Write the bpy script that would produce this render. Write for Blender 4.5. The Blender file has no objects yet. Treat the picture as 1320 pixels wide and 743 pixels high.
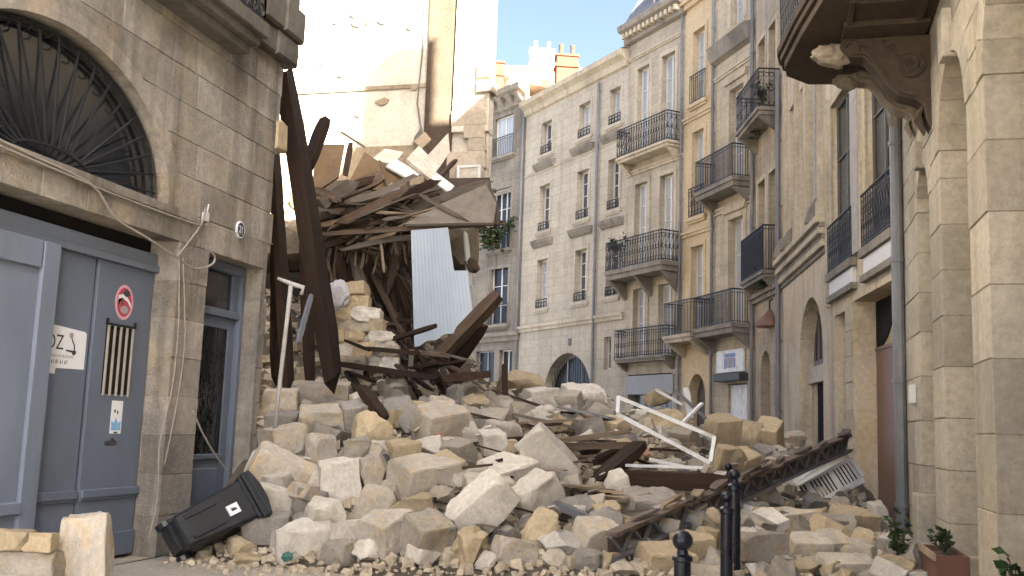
import bpy, bmesh, math, random
from mathutils import Vector, Matrix, noise
random.seed(7)
R = math.radians
scene = bpy.context.scene
COL = scene.collection

# ------------------------------------------------------------------ camera
CAM = Vector((0, 0, 1.6)); FPX = 1300.0
yaw, pitch, roll = R(14.65), R(7.9), R(2.0)
ax = Vector((-math.sin(yaw)*math.cos(pitch), math.cos(yaw)*math.cos(pitch), math.sin(pitch)))
r0 = Vector((math.cos(yaw), math.sin(yaw), 0)); u0v = r0.cross(ax)
rv = math.cos(roll)*r0 + math.sin(roll)*u0v
uv = -math.sin(roll)*r0 + math.cos(roll)*u0v
cd = bpy.data.cameras.new('camera'); cam = bpy.data.objects.new('camera', cd); COL.objects.link(cam)
cd.sensor_width = 36; cd.lens = 36*FPX/1320; cd.clip_start = .05; cd.clip_end = 2000
cam.matrix_world = Matrix.Translation(CAM) @ Matrix((rv, uv, -ax)).transposed().to_4x4()
scene.camera = cam
def ray(x, y): return ax + rv*((x-660)/FPX) - uv*((y-371.5)/FPX)
def at(x, y, d): return CAM + ray(x, y)*d                # a point d metres deep in the street

# ------------------------------------------------------------------ light
SUN_AZ, SUN_EL = R(128.5), R(35)
world = bpy.data.worlds.new('World'); scene.world = world; world.use_nodes = True
wn = world.node_tree; bg = wn.nodes['Background']
sky = wn.nodes.new('ShaderNodeTexSky'); sky.sky_type = 'NISHITA'; sky.sun_disc = False
sky.sun_elevation = SUN_EL; sky.sun_rotation = SUN_AZ; sky.dust_density = 3.0; sky.ozone_density = 0.0; sky.air_density = .2
wn.links.new(sky.outputs[0], bg.inputs[0]); bg.inputs[1].default_value = .05
sd = bpy.data.lights.new('sun', 'SUN'); sd.energy = 5.0; sd.angle = R(.5); sd.color = (1, .93, .82)
sun = bpy.data.objects.new('sun', sd); COL.objects.link(sun)
to_sun = Vector((math.sin(SUN_AZ)*math.cos(SUN_EL), math.cos(SUN_AZ)*math.cos(SUN_EL), math.sin(SUN_EL)))
sun.rotation_euler = (-to_sun).to_track_quat('-Z', 'Y').to_euler(); sun.location = (20, -20, 40)
scene.view_settings.view_transform = 'Standard'; scene.view_settings.look = 'None'
scene.view_settings.exposure = 4.6; scene.view_settings.use_white_balance = True; scene.view_settings.white_balance_temperature = 6400; scene.view_settings.white_balance_tint = 5.0; scene.view_settings.gamma = 1; scene.view_settings.use_curve_mapping = False
scene.cycles.max_bounces = 6; scene.cycles.diffuse_bounces = 4
scene.cycles.use_denoising = True

# ------------------------------------------------------------------ materials
M = {}
def newmat(name):
    m = bpy.data.materials.new(name); m.use_nodes = True; M[name] = m
    nt = m.node_tree; return m, nt, nt.nodes['Principled BSDF']
def nd(nt, typ, **kw):
    n = nt.nodes.new('ShaderNode'+typ)
    for k, v in kw.items():
        if hasattr(n, k) and not k.startswith('i_'): setattr(n, k, v)
    return n
def mul(nt, a, b, op='MULTIPLY'):
    n = nt.nodes.new('ShaderNodeMath'); n.operation = op
    for i, x in enumerate((a, b)):
        if isinstance(x, (int, float)): n.inputs[i].default_value = x
        else: nt.links.new(x, n.inputs[i])
    return n.outputs[0]
def remap(nt, s, a, b, c, d):
    n = nt.nodes.new('ShaderNodeMapRange'); nt.links.new(s, n.inputs[0])
    for i, x in enumerate((a, b, c, d)): n.inputs[i+1].default_value = x
    return n.outputs[0]
def mixc(nt, f, a, b, blend='MIX'):
    n = nt.nodes.new('ShaderNodeMix'); n.data_type = 'RGBA'; n.blend_type = blend
    for k, x in ((0, f), (6, a), (7, b)):
        if isinstance(x, (int, float)): n.inputs[k].default_value = x
        elif isinstance(x, tuple): n.inputs[k].default_value = (*x, 1)
        else: nt.links.new(x, n.inputs[k])
    return n.outputs[2]
def vscale(nt, v, s):
    n = nt.nodes.new('ShaderNodeVectorMath'); n.operation = 'MULTIPLY'; nt.links.new(v, n.inputs[0]); n.inputs[1].default_value = s
    return n.outputs[0]
def noise_t(nt, v, scale, detail=5, rough=.6, dist=0):
    n = nt.nodes.new('ShaderNodeTexNoise'); nt.links.new(v, n.inputs['Vector']); n.inputs['Scale'].default_value = scale
    n.inputs['Detail'].default_value = detail; n.inputs['Roughness'].default_value = rough; n.inputs['Distortion'].default_value = dist
    return n.outputs['Fac']
def coords(nt, mode):
    if mode == 'world': return nt.nodes.new('ShaderNodeNewGeometry').outputs['Position']
    tc = nt.nodes.new('ShaderNodeTexCoord')
    if mode == 'object': return tc.outputs['Object']
    oi = nt.nodes.new('ShaderNodeObjectInfo'); n = nt.nodes.new('ShaderNodeVectorMath'); n.operation = 'MULTIPLY_ADD'
    cb = nt.nodes.new('ShaderNodeCombineXYZ')
    for i in range(3): nt.links.new(mul(nt, oi.outputs['Random'], 17.3*(i+1)), cb.inputs[i])
    n.operation = 'ADD'; nt.links.new(tc.outputs['Object'], n.inputs[0]); nt.links.new(cb.outputs[0], n.inputs[1])
    return n.outputs[0]
def bump(nt, bs, h, strength, dist):
    b = nt.nodes.new('ShaderNodeBump'); b.inputs['Strength'].default_value = strength; b.inputs['Distance'].default_value = dist
    nt.links.new(h, b.inputs['Height']); nt.links.new(b.outputs[0], bs.inputs['Normal'])
def stone(name, base, dirt, mode='world', big=.6, dirt_lo=.45, dirt_hi=.75, rnd=.25, streak=.5, fine=10, bmp=.35, bdist=.02, joints=None, warm=None, pits=0):
    m, nt, bs = newmat(name); v = coords(nt, mode)
    c = mixc(nt, remap(nt, noise_t(nt, v, big, 6, .65, .4), dirt_lo, dirt_hi, 0, 1), base, dirt)
    if warm: c = mixc(nt, remap(nt, noise_t(nt, vscale(nt, v, (1.3, 1.1, .9)), big*2.3, 3), .5, .72, 0, .8), c, warm)
    if streak:
        s = remap(nt, noise_t(nt, vscale(nt, v, (2.6, 2.6, .22)), 1.0, 5, .6), .5, .74, 0, streak)
        c = mixc(nt, s, c, tuple(x*.42 for x in dirt))
    f = noise_t(nt, v, fine, 9, .7)
    c = mixc(nt, 1.0, c, remap(nt, f, .2, .8, .68, 1.24), 'MULTIPLY')
    if rnd:
        oi = nt.nodes.new('ShaderNodeObjectInfo')
        c = mixc(nt, 1.0, c, remap(nt, oi.outputs['Random'], 0, 1, 1-rnd, 1+rnd*.6), 'MULTIPLY')
        r2 = nt.nodes.new('ShaderNodeTexWhiteNoise'); r2.noise_dimensions = '1D'; nt.links.new(oi.outputs['Random'], r2.inputs['W'])
        c = mixc(nt, remap(nt, r2.outputs['Value'], .45, 1, 0, rnd*1.6), c, mixc(nt, 1.0, c, (.78, .84, .93), 'MULTIPLY'))
    h = mul(nt, f, noise_t(nt, v, fine*4, 4, .7), 'ADD')
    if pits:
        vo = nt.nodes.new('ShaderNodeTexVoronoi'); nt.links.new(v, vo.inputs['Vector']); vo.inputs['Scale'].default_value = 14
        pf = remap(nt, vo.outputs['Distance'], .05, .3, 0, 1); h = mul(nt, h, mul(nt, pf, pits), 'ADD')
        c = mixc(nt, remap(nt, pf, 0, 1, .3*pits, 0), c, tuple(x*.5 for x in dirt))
    if joints:
        ov = nt.nodes.new('ShaderNodeTexCoord').outputs['Object']; sp = nt.nodes.new('ShaderNodeSeparateXYZ'); nt.links.new(ov, sp.inputs[0])
        cb = nt.nodes.new('ShaderNodeCombineXYZ'); nt.links.new(sp.outputs[0], cb.inputs[0]); nt.links.new(sp.outputs[2], cb.inputs[1])
        br = nt.nodes.new('ShaderNodeTexBrick'); nt.links.new(cb.outputs[0], br.inputs['Vector']); br.inputs['Scale'].default_value = 1
        br.inputs['Brick Width'].default_value = joints*2.1; br.inputs['Row Height'].default_value = joints; br.inputs['Mortar Size'].default_value = .012
        br.inputs['Color1'].default_value = (1, 1, 1, 1); br.inputs['Color2'].default_value = (.86, .86, .87, 1); br.inputs['Mortar'].default_value = (.72, .69, .66, 1)
        c = mixc(nt, .8, c, br.outputs['Color'], 'MULTIPLY')
    nt.links.new(c, bs.inputs['Base Color']); bs.inputs['Roughness'].default_value = .92; bs.inputs['Specular IOR Level'].default_value = .2
    bump(nt, bs, h, bmp, bdist); return m
def paint(name, col, rough=.5, metal=0, var=.2, mode='object', grain=None, dirt=None, rnd=0, bmp=.1, spec=.4, scale=3, dlo=.5, dhi=.75):
    m, nt, bs = newmat(name); v = coords(nt, mode)
    vv = vscale(nt, v, grain) if grain else v
    f = noise_t(nt, vv, scale, 8, .68)
    c = mixc(nt, 1.0, col, remap(nt, f, .25, .75, 1-var, 1+var), 'MULTIPLY')
    if dirt: c = mixc(nt, remap(nt, noise_t(nt, vv, scale*.45, 6, .7, .5), dlo, dhi, 0, .85), c, dirt)
    if rnd:
        oi = nt.nodes.new('ShaderNodeObjectInfo'); c = mixc(nt, 1.0, c, remap(nt, oi.outputs['Random'], 0, 1, 1-rnd, 1+rnd), 'MULTIPLY')
    nt.links.new(c, bs.inputs['Base Color']); bs.inputs['Metallic'].default_value = metal; bs.inputs['Specular IOR Level'].default_value = spec
    nt.links.new(remap(nt, f, .2, .8, max(.03, rough-.12), min(1, rough+.12)), bs.inputs['Roughness'])
    if bmp: bump(nt, bs, f, bmp, .01)
    return m

stone('house_stone', (.46, .415, .355), (.245, .22, .19), big=.75, dirt_lo=.34, dirt_hi=.66, rnd=.22, streak=.8, bmp=.8, bdist=.03, warm=(.42, .34, .24), pits=.3)
stone('house_mortar', (.40, .35, .285), (.25, .22, .18), rnd=0)
stone('dark_stone', (.15, .135, .115), (.07, .064, .058), rnd=.15, streak=.5)
stone('arcade_stone', (.44, .39, .31), (.31, .275, .22), big=.5, rnd=.2, streak=.3, bmp=.55, pits=.25, warm=(.44, .37, .26))
stone('arcade_mortar', (.25, .22, .17), (.15, .13, .1), rnd=0)
stone('mask_stone', (.26, .215, .165), (.13, .105, .08), rnd=.1, streak=.3)
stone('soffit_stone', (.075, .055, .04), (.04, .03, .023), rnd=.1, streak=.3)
stone('wall_b', (.56, .485, .37), (.37, .315, .24), big=.45, dirt_lo=.42, dirt_hi=.72, rnd=0, streak=.65, warm=(.52, .40, .24))
stone('wall_c', (.42, .35, .26), (.28, .235, .18), rnd=0, streak=.5, joints=.36)
stone('wall_d', (.50, .425, .31), (.38, .325, .24), rnd=0, streak=.4, joints=.36)
stone('wall_e', (.56, .44, .28), (.46, .36, .235), rnd=0, streak=.25)
stone('wall_f', (.45, .395, .305), (.33, .29, .225), rnd=0, streak=.45, joints=.37)
stone('wall_g', (.48, .425, .335), (.39, .345, .272), rnd=0, streak=.35, joints=.37)
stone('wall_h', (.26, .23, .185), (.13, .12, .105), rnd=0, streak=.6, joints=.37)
stone('trim', (.50, .43, .32), (.30, .26, .2), rnd=.06, streak=.45)
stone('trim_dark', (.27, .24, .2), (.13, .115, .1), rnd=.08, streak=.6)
stone('plaster_white', (.56, .50, .41), (.44, .38, .30), big=1.2, rnd=0, streak=.15, bmp=.5, bdist=.03)
stone('plaster_beige', (.32, .25, .17), (.22, .17, .115), big=1.0, rnd=.1, streak=.25, bmp=.6, bdist=.03)
stone('pier_stone', (.44, .37, .28), (.33, .275, .205), big=1.1, rnd=.12, streak=.25, bmp=.6, bdist=.03)
stone('flue_darkened', (.075, .054, .037), (.05, .037, .026), big=1.4, rnd=0, streak=.4, bmp=.6)  # flue colour darkened to hold its tone against the strong sun
stone('far_white', (.46, .42, .36), (.36, .32, .27), rnd=.05, streak=.2)
stone('rubble', (.56, .50, .415), (.38, .34, .28), mode='rand', big=1.3, rnd=.32, streak=0, fine=9, bmp=.6, bdist=.03, warm=(.60, .45, .26), pits=.25)
stone('rubble_pale', (.70, .645, .555), (.50, .455, .385), mode='rand', big=1.2, rnd=.16, streak=0, fine=9, bmp=.5, bdist=.03)
stone('rubble_yellow', (.58, .465, .30), (.45, .365, .245), mode='rand', big=1.2, rnd=.18, streak=0, fine=9, bmp=.6, bdist=.03, pits=.3)
stone('rubble_grey', (.36, .325, .28), (.22, .2, .175), mode='rand', big=1.2, rnd=.2, streak=0, fine=9, bmp=.5, bdist=.03)
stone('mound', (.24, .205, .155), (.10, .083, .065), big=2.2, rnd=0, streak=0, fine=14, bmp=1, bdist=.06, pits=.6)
stone('gravel', (.55, .47, .35), (.33, .28, .21), big=5, rnd=0, streak=0, fine=16, bmp=.5)
stone('pavement_dust', (.40, .36, .30), (.27, .25, .22), big=.8, rnd=0, streak=0, fine=18, bmp=.4, bdist=.01)
stone('bounce_paving', (.33, .30, .26), (.27, .25, .22), big=.8, rnd=0, streak=0, fine=18, bmp=.3, bdist=.01)  # pale paving tone picked for the light it bounces into the street
stone('asphalt', (.13, .125, .12), (.09, .088, .085), big=.7, rnd=0, streak=0, fine=40, bmp=.5, bdist=.01)
stone('brick', (.10, .032, .018), (.075, .028, .018), mode='world', rnd=.1, streak=.2)
stone('debris', (.34, .275, .195), (.2, .16, .11), big=1.6, rnd=0, streak=0, fine=9, bmp=1, bdist=.06, pits=.4)
paint('gate_paint', (.125, .15, .20), .55, var=.14, mode='world', grain=(1, 1, .35), dirt=(.09, .10, .12), bmp=.05, scale=1.3)
paint('gate_paint_worn', (.165, .195, .255), .6, var=.16, mode='world', grain=(1, 1, .35), dirt=(.125, .14, .165), bmp=.06, scale=1.6)
paint('iron', (.018, .018, .02), .5, .3, var=.3, spec=.5)
paint('iron_grey', (.06, .06, .06), .6, .2, var=.3)
paint('bollard_paint', (.006, .008, .015), .3, 0, var=.2, spec=.4, dirt=(.02, .02, .024), dlo=.6, dhi=.85)
paint('white_frame', (.58, .57, .54), .5, var=.1, dirt=(.5, .48, .43), scale=2)
paint('white_metal', (.64, .64, .63), .5, var=.12, dirt=(.36, .33, .28), scale=5, dlo=.5, dhi=.72)
paint('grey_frame', (.25, .25, .25), .55, var=.15)
paint('shutter_dark', (.10, .095, .085), .6, var=.2)
paint('pipe_grey', (.15, .155, .165), .5, .1, var=.25, mode='world', grain=(1, 1, .3), dirt=(.30, .28, .25))
paint('wood', (.085, .06, .043), .85, var=.55, grain=(.6, 8, 8), rnd=.45, mode='rand', bmp=.7, dirt=(.17, .135, .10), spec=.15, scale=2.2)
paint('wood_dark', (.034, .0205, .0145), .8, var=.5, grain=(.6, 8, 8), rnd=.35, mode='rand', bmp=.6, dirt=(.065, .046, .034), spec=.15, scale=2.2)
paint('wood_pale', (.24, .185, .13), .85, var=.35, grain=(.6, 8, 8), rnd=.3, mode='rand', bmp=.5, dirt=(.13, .1, .07), spec=.15, scale=2.2)
paint('wood_grey', (.13, .11, .09), .85, var=.4, grain=(.6, 8, 8), rnd=.3, mode='rand', bmp=.6, dirt=(.06, .047, .037), spec=.15, scale=2.2)
paint('tile_red', (.34, .17, .10), .9, var=.3, mode='rand', rnd=.3, dirt=(.4, .33, .26))
paint('panel_grey', (.19, .165, .14), .9, var=.35, dirt=(.10, .085, .07), scale=4, mode='object')
paint('pipe_pale', (.40, .385, .365), .6, var=.2, dirt=(.25, .22, .19), scale=5)
paint('rust', (.13, .10, .082), .8, .1, var=.5, mode='object', dirt=(.17, .10, .075), scale=5, rnd=.1)
paint('brown_panel', (.17, .105, .08), .6, var=.12, dirt=(.22, .15, .12), mode='world', scale=1.5)
paint('yellow_board', (.26, .22, .11), .7, var=.2)
paint('sheet', (.43, .505, .60), .42, .1, var=.1, mode='object', grain=(1, 1, .4), dirt=(.25, .265, .285), bmp=.08, scale=1.6, dlo=.55, dhi=.8)
paint('cardboard', (.12, .075, .036), .85, var=.2, dirt=(.16, .115, .07), mode='rand', rnd=.2)
paint('fabric_grey', (.42, .41, .42), .95, var=.35, mode='object', scale=6)
paint('bin_plastic', (.014, .016, .021), .38, var=.25, dirt=(.06, .06, .06), scale=4, spec=.5, bmp=.08, dlo=.55, dhi=.8)
paint('paper', (.74, .75, .78), .7, var=.05)
paint('ink', (.05, .05, .06), .8, var=.1)
paint('ink_red', (.40, .06, .09), .7, var=.15)
paint('ink_soft', (.35, .30, .32), .8, var=.1)
paint('pink', (.66, .36, .42), .6, var=.12)
paint('blue_print', (.22, .42, .66), .6, var=.25, scale=20)
paint('teal', (.05, .14, .12), .8, var=.3)
paint('sign_blue', (.16, .24, .42), .6, var=.1)
paint('cable', (.30, .27, .235), .8, var=.2)
paint('terracotta', (.13, .062, .042), .85, var=.15, mode='world')
paint('copper', (.20, .11, .08), .55, .3, var=.35, scale=8)
paint('plate_blue', (.02, .025, .06), .35, var=.1)
paint('slate', (.12, .125, .135), .6, var=.2)
paint('tile', (.50, .36, .26), .9, var=.25, grain=(6, 1, 1), mode='world')
paint('dark_void', (.02, .018, .016), .95, var=.2, spec=.05)  # near black for painted shade in gaps, also a dark door
paint('leaf', (.03, .055, .016), .55, var=.45, rnd=.3, scale=9, spec=.3)
paint('leaf_dull', (.035, .05, .02), .6, var=.4, rnd=.3, scale=9, spec=.2)
paint('glass', (.07, .075, .078), .06, var=.3, mode='world', spec=.9, bmp=0, scale=.8)
paint('glass_dark', (.024, .024, .023), .22, var=.3, mode='world', spec=.25, bmp=0, scale=.8)
paint('shutter_open', (.30, .28, .25), .65, var=.2, mode='world', grain=(1, 1, 4), dirt=(.2, .18, .155))
paint('glass_fan', (.018, .02, .024), .07, var=.2, mode='world', spec=1.0, bmp=.02, scale=1.5)
paint('curtain_glass', (.38, .40, .41), .12, var=.25, mode='world', spec=.8, bmp=0, grain=(6, 6, .4), scale=1)

# ------------------------------------------------------------------ helpers
class MB:
    def __init__(s): s.v = []; s.f = []
    def add(s, vs, fs):
        n = len(s.v); s.v += [tuple(p) for p in vs]; s.f += [tuple(i+n for i in f) for f in fs]; return s
    def box(s, x0, x1, y0, y1, z0, z1, mat=None):
        vs = [Vector(p) for p in ((x0,y0,z0),(x1,y0,z0),(x1,y1,z0),(x0,y1,z0),(x0,y0,z1),(x1,y0,z1),(x1,y1,z1),(x0,y1,z1))]
        if mat: vs = [mat @ p for p in vs]
        return s.add(vs, [(0,3,2,1),(4,5,6,7),(0,1,5,4),(1,2,6,5),(2,3,7,6),(3,0,4,7)])
    def prism(s, poly, y0, y1, mat=None):                # poly in (x,z), extruded along y
        n = len(poly); vs = [Vector((x, y0, z)) for x, z in poly]+[Vector((x, y1, z)) for x, z in poly]
        if mat: vs = [mat @ p for p in vs]
        return s.add(vs, [tuple(range(n)), tuple(range(2*n-1, n-1, -1))]+[(i, n+i, n+(i+1) % n, (i+1) % n) for i in range(n)])
    def hprism(s, poly, z0, z1):                         # poly in (x,y), extruded along z
        n = len(poly); vs = [(x, y, z0) for x, y in poly]+[(x, y, z1) for x, y in poly]
        return s.add(vs, [tuple(range(n)), tuple(range(2*n-1, n-1, -1))]+[(i, n+i, n+(i+1) % n, (i+1) % n) for i in range(n)])
    def tube(s, pts, r, n=6, closed=False):
        pts = [Vector(p) for p in pts]; k = len(pts); vs = []; rr = r if isinstance(r, (list, tuple)) else [r]*k
        up = None
        for i, p in enumerate(pts):
            a = pts[(i-1) % k] if (i or closed) else p; b = pts[(i+1) % k] if (i < k-1 or closed) else p
            t = (b-a).normalized()
            if up is None: up = t.orthogonal().normalized()
            else: up = (up - t*up.dot(t)); up = up.normalized() if up.length > 1e-6 else t.orthogonal().normalized()
            w = t.cross(up)
            vs += [p + (up*math.cos(2*math.pi*j/n)+w*math.sin(2*math.pi*j/n))*rr[i] for j in range(n)]
        fs = []
        for i in range(k if closed else k-1):
            for j in range(n):
                a, b = i*n+j, i*n+(j+1) % n; c, d = ((i+1) % k)*n+(j+1) % n, ((i+1) % k)*n+j
                fs.append((a, b, c, d))
        if not closed: fs += [tuple(range(n-1, -1, -1)), tuple((k-1)*n+j for j in range(n))]
        return s.add(vs, fs)
    def lathe(s, prof, n=16, c=(0, 0, 0)):
        vs = []; k = len(prof)
        for r_, z in prof: vs += [(c[0]+r_*math.cos(2*math.pi*j/n), c[1]+r_*math.sin(2*math.pi*j/n), c[2]+z) for j in range(n)]
        fs = [(i*n+j, i*n+(j+1) % n, (i+1)*n+(j+1) % n, (i+1)*n+j) for i in range(k-1) for j in range(n)]
        fs += [tuple(range(n-1, -1, -1)), tuple((k-1)*n+j for j in range(n))]
        return s.add(vs, fs)
    def mesh(s, name, bevel=0, smooth=False):
        me = bpy.data.meshes.new(name); me.from_pydata(s.v, [], s.f)
        bm = bmesh.new(); bm.from_mesh(me); bmesh.ops.recalc_face_normals(bm, faces=bm.faces[:])
        if bevel: bmesh.ops.bevel(bm, geom=bm.edges[:], offset=bevel, segments=1, affect='EDGES', clamp_overlap=True)
        bm.to_mesh(me); bm.free()
        if smooth:
            for p in me.polygons: p.use_smooth = True
        return me
    def build(s, name, mat, parent=None, bevel=0, smooth=False, loc=None, kind=None):
        return link(name, s.mesh(name, bevel, smooth), mat, parent, loc, kind)
def link(name, me, mat, parent=None, loc=None, kind=None):
    if mat and not me.materials: me.materials.append(M[mat])
    o = bpy.data.objects.new(name, me); COL.objects.link(o)
    if parent: o.parent = parent
    if loc is not None: o.location = loc
    if kind: o['kind'] = kind
    return o
def tag(o, label, cat, group=None):
    o['label'] = label; o['category'] = cat
    if group: o['group'] = group
    return o
def thing(name, label, cat, loc=(0, 0, 0), rz=0, group=None):
    o = bpy.data.objects.new(name, None); COL.objects.link(o); o.location = loc; o.rotation_euler = (0, 0, rz); o.empty_display_size = .2
    return tag(o, label, cat, group)
def arch_pts(u0, u1, zs, rise, n=16):
    c, a = (u0+u1)/2, (u1-u0)/2
    return [(c+a*math.cos(math.pi*i/n), zs+rise*math.sin(math.pi*i/n)) for i in range(n+1)]     # from u1 to u0
def wall(mb, u0, u1, z0, z1, yf, yb, ops=(), n=16):
    """openings: (u0,u1,z0,zspring,rise)"""
    us = sorted({u0, u1, *[x for o in ops for x in o[:2]]}); zs = sorted({z0, z1, *[x for o in ops for x in (o[2], o[3], o[3]+o[4])]})
    us = [x for x in us if u0 <= x <= u1]; zs = [x for x in zs if z0 <= x <= z1]
    for a, b in zip(us, us[1:]):
        for c, d in zip(zs, zs[1:]):
            mu, mz = (a+b)/2, (c+d)/2
            if any(o[0] < mu < o[1] and o[2] < mz < o[3]+o[4] for o in ops): continue
            for y in (yf, yb): mb.add([(a, y, c), (b, y, c), (b, y, d), (a, y, d)], [(0, 1, 2, 3)])
    for o in ops:
        a, b, c, s, r = o
        if c > z0: mb.add([(a, yf, c), (b, yf, c), (b, yb, c), (a, yb, c)], [(0, 1, 2, 3)])
        for u in (a, b): mb.add([(u, yf, c), (u, yf, s), (u, yb, s), (u, yb, c)], [(0, 1, 2, 3)])
        if r == 0: mb.add([(a, yf, s), (b, yf, s), (b, yb, s), (a, yb, s)], [(0, 1, 2, 3)])
        else:
            ps = arch_pts(a, b, s, r, n)
            for p, q in zip(ps, ps[1:]):
                mb.add([(p[0], yf, p[1]), (q[0], yf, q[1]), (q[0], yb, q[1]), (p[0], yb, p[1])], [(0, 1, 2, 3)])
                for y in (yf, yb): mb.add([(p[0], y, p[1]), (q[0], y, q[1]), (q[0], y, s+r), (p[0], y, s+r)], [(0, 1, 2, 3)])
    mb.add([(u0, yf, z0), (u1, yf, z0), (u1, yb, z0), (u0, yb, z0), (u0, yf, z1), (u1, yf, z1), (u1, yb, z1), (u0, yb, z1)], [(0, 1, 2, 3), (4, 5, 6, 7), (0, 3, 7, 4), (1, 2, 6, 5)])
    return mb
def wall_obj(name, mat, parent, *a, **k):
    mb = MB(); wall(mb, *a, **k); me = bpy.data.meshes.new(name); me.from_pydata(mb.v, [], mb.f); return link(name, me, mat, parent)
def block_piece(poly, y, depth, mat, parent, inset=.007, name='stone_block'):
    n = len(poly); cx = sum(p[0] for p in poly)/n; cz = sum(p[1] for p in poly)/n
    w = max(p[0] for p in poly)-min(p[0] for p in poly); h = max(p[1] for p in poly)-min(p[1] for p in poly)
    fx, fz = max(.2, 1-2*inset/max(w, .02)), max(.2, 1-2*inset/max(h, .02))
    P = [(p[0]-cx, p[1]-cz) for p in poly]
    vs = [(x*fx, 0, z*fz) for x, z in P]+[(x, -inset*1.3, z) for x, z in P]+[(x, -depth, z) for x, z in P]
    fs = [tuple(range(n))]
    for k in (0, 1): fs += [(k*n+i, k*n+n+i, k*n+n+(i+1) % n, k*n+(i+1) % n) for i in range(n)]
    mb = MB().add(vs, fs); me = mb.mesh(name)
    return link(name, me, mat, parent, (cx, y, cz))
def blocks(parent, mat, u0, u1, zs, ops=(), ell=(), lo=.55, hi=1.0, depth=.2, gap=.004, jit=.006, edge0=0, edge1=0, skip=None):
    """rows of cut stones; ops rect (u0,u1,z0,z1); ell (uc,zs,a,b): elliptical holes (upper half)"""
    for i, (a, b) in enumerate(zip(zs, zs[1:])):
        iv = [[u0 + (random.uniform(0, edge0) if edge0 else 0), u1-(random.uniform(0, edge1) if edge1 else 0)]]
        for o in ops:
            if o[2] < (a+b)/2 < o[3]:
                nv = []
                for p, q in iv:
                    if o[1] <= p or o[0] >= q: nv.append([p, q]); continue
                    if o[0] > p: nv.append([p, o[0]])
                    if o[1] < q: nv.append([o[1], q])
                iv = nv
        for p, q in iv:
            x = p; first = True
            while x < q-1e-4:
                L = random.uniform(lo, hi)
                if first and i % 2: L *= .55
                first = False
                e = q if x+L > q-lo*.5 else x+L
                A, B, C_, D = x+gap, e-gap, a+gap, b-gap; x = e
                if B-A < .03: continue
                if skip and skip((A+B)/2, (C_+D)/2): continue
                polys = [[(A, C_), (B, C_), (B, D), (A, D)]]
                for (uc, zc, ea, eb) in ell:
                    if C_ < zc-.01 or B <= uc-ea or A >= uc+ea: continue
                    arc = lambda u: zc+eb*math.sqrt(max(0, 1-((u-uc)/ea)**2)) if abs(u-uc) < ea else -9
                    us = {A, B}
                    for k in range(1, 24): us.add(A+(B-A)*k/24)
                    if D < zc+eb:
                        h_ = ea*math.sqrt(1-((D-.02-zc)/eb)**2)
                        for u_ in (uc-h_, uc+h_):
                            if A < u_ < B: us.add(u_)
                    for u_ in (uc-ea, uc+ea):
                        if A < u_ < B: us.add(u_)
                    runs = []; cur = []
                    for u_ in sorted(us):
                        L_ = max(C_, arc(u_))
                        if L_ <= D-.0199: cur.append((u_, L_))
                        else:
                            if len(cur) > 1: runs.append(cur)
                            cur = []
                    if len(cur) > 1: runs.append(cur)
                    polys = [r_+[(r_[-1][0], D), (r_[0][0], D)] for r_ in runs if r_[-1][0]-r_[0][0] > .03]
                    break
                for poly in polys: block_piece(poly, random.uniform(-jit, jit), depth, mat, parent)
def window(b, u0, u1, z0, z1, rec=.2, rows=3, fm='white_frame', gm='glass', rise=0, fw=.06, name='window', cols=2, yth=.06):
    y = -rec; mb = MB(); t = fw
    if rise:
        ps = arch_pts(u0, u1, z1, rise, 12); qs = arch_pts(u0+t, u1-t, z1, rise-t, 12)
        for i in range(12):
            mb.prism([ps[i], ps[i+1], qs[i+1], qs[i]], y-yth, y)
    else: mb.box(u0, u1, y-yth, y, z1-t, z1)
    zt = z1 if rise else z1-t
    mb.box(u0, u0+t, y-yth, y, z0, zt).box(u1-t, u1, y-yth, y, z0, zt).box(u0+t, u1-t, y-yth, y, z0, z0+t*1.3)
    w = (u1-u0-2*t)/cols
    for c in range(1, cols): mb.box(u0+t+w*c-t*.55, u0+t+w*c+t*.55, y-yth, y+.004, z0+t*1.3, zt+(rise*.9 if rise else 0))
    for r_ in range(1, rows):
        zz = z0+(z1-z0)*r_/rows; mb.box(u0+t, u1-t, y-yth*.8, y-.006, zz-.016, zz+.016)
    if rise: mb.box(u0+t, u1-t, y-yth*.8, y-.003, z1-.03, z1+.03)
    f = mb.build(name, fm, b)
    for c in range(cols):
        g = MB(); a_, b_ = u0+t+w*c, u0+t+w*(c+1); yy = y-yth*.6
        if rise:
            n_ = 8; top = []
            for i in range(n_+1):
                uu = b_-(b_-a_)*i/n_; k = ((uu-(u0+u1)/2)/((u1-u0)/2)); top.append((uu, z1+(rise-t*.5)*math.sqrt(max(0, 1-k*k))))
            g.prism([(a_, z0+t), (b_, z0+t)]+top, yy-.008, yy)
        else: g.box(a_, b_, yy-.008, yy, z0+t, z1-t*.5)
        g.build('pane', gm, f)
    return f
def surround(b, u0, u1, z0, z1, mat='trim', w=.14, p=.035, sill=.10, hood=False, name='window_surround'):
    mb = MB()
    mb.box(u0-w, u0, -.02, p, z0, z1).box(u1, u1+w, -.02, p, z0, z1).box(u0-w, u1+w, -.02, p+.003, z1, z1+w)
    mb.build(name, mat, b)
    if sill: MB().box(u0-w-.08, u1+w+.08, -.1, sill, z0-.14, z0-.003).box(u0-w-.03, u1+w+.03, -.1, sill*.6, z0-.22, z0-.14).build('sill', mat, b)
    if hood:
        MB().prism([(u0-w-.12, z1+w+.22), (u1+w+.12, z1+w+.22), (u1+w+.06, z1+w+.1), (u1+w, z1+w+.003), (u0-w, z1+w+.003), (u0-w-.06, z1+w+.1)], -.02, .13).build('hood_mould', mat, b)
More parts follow.
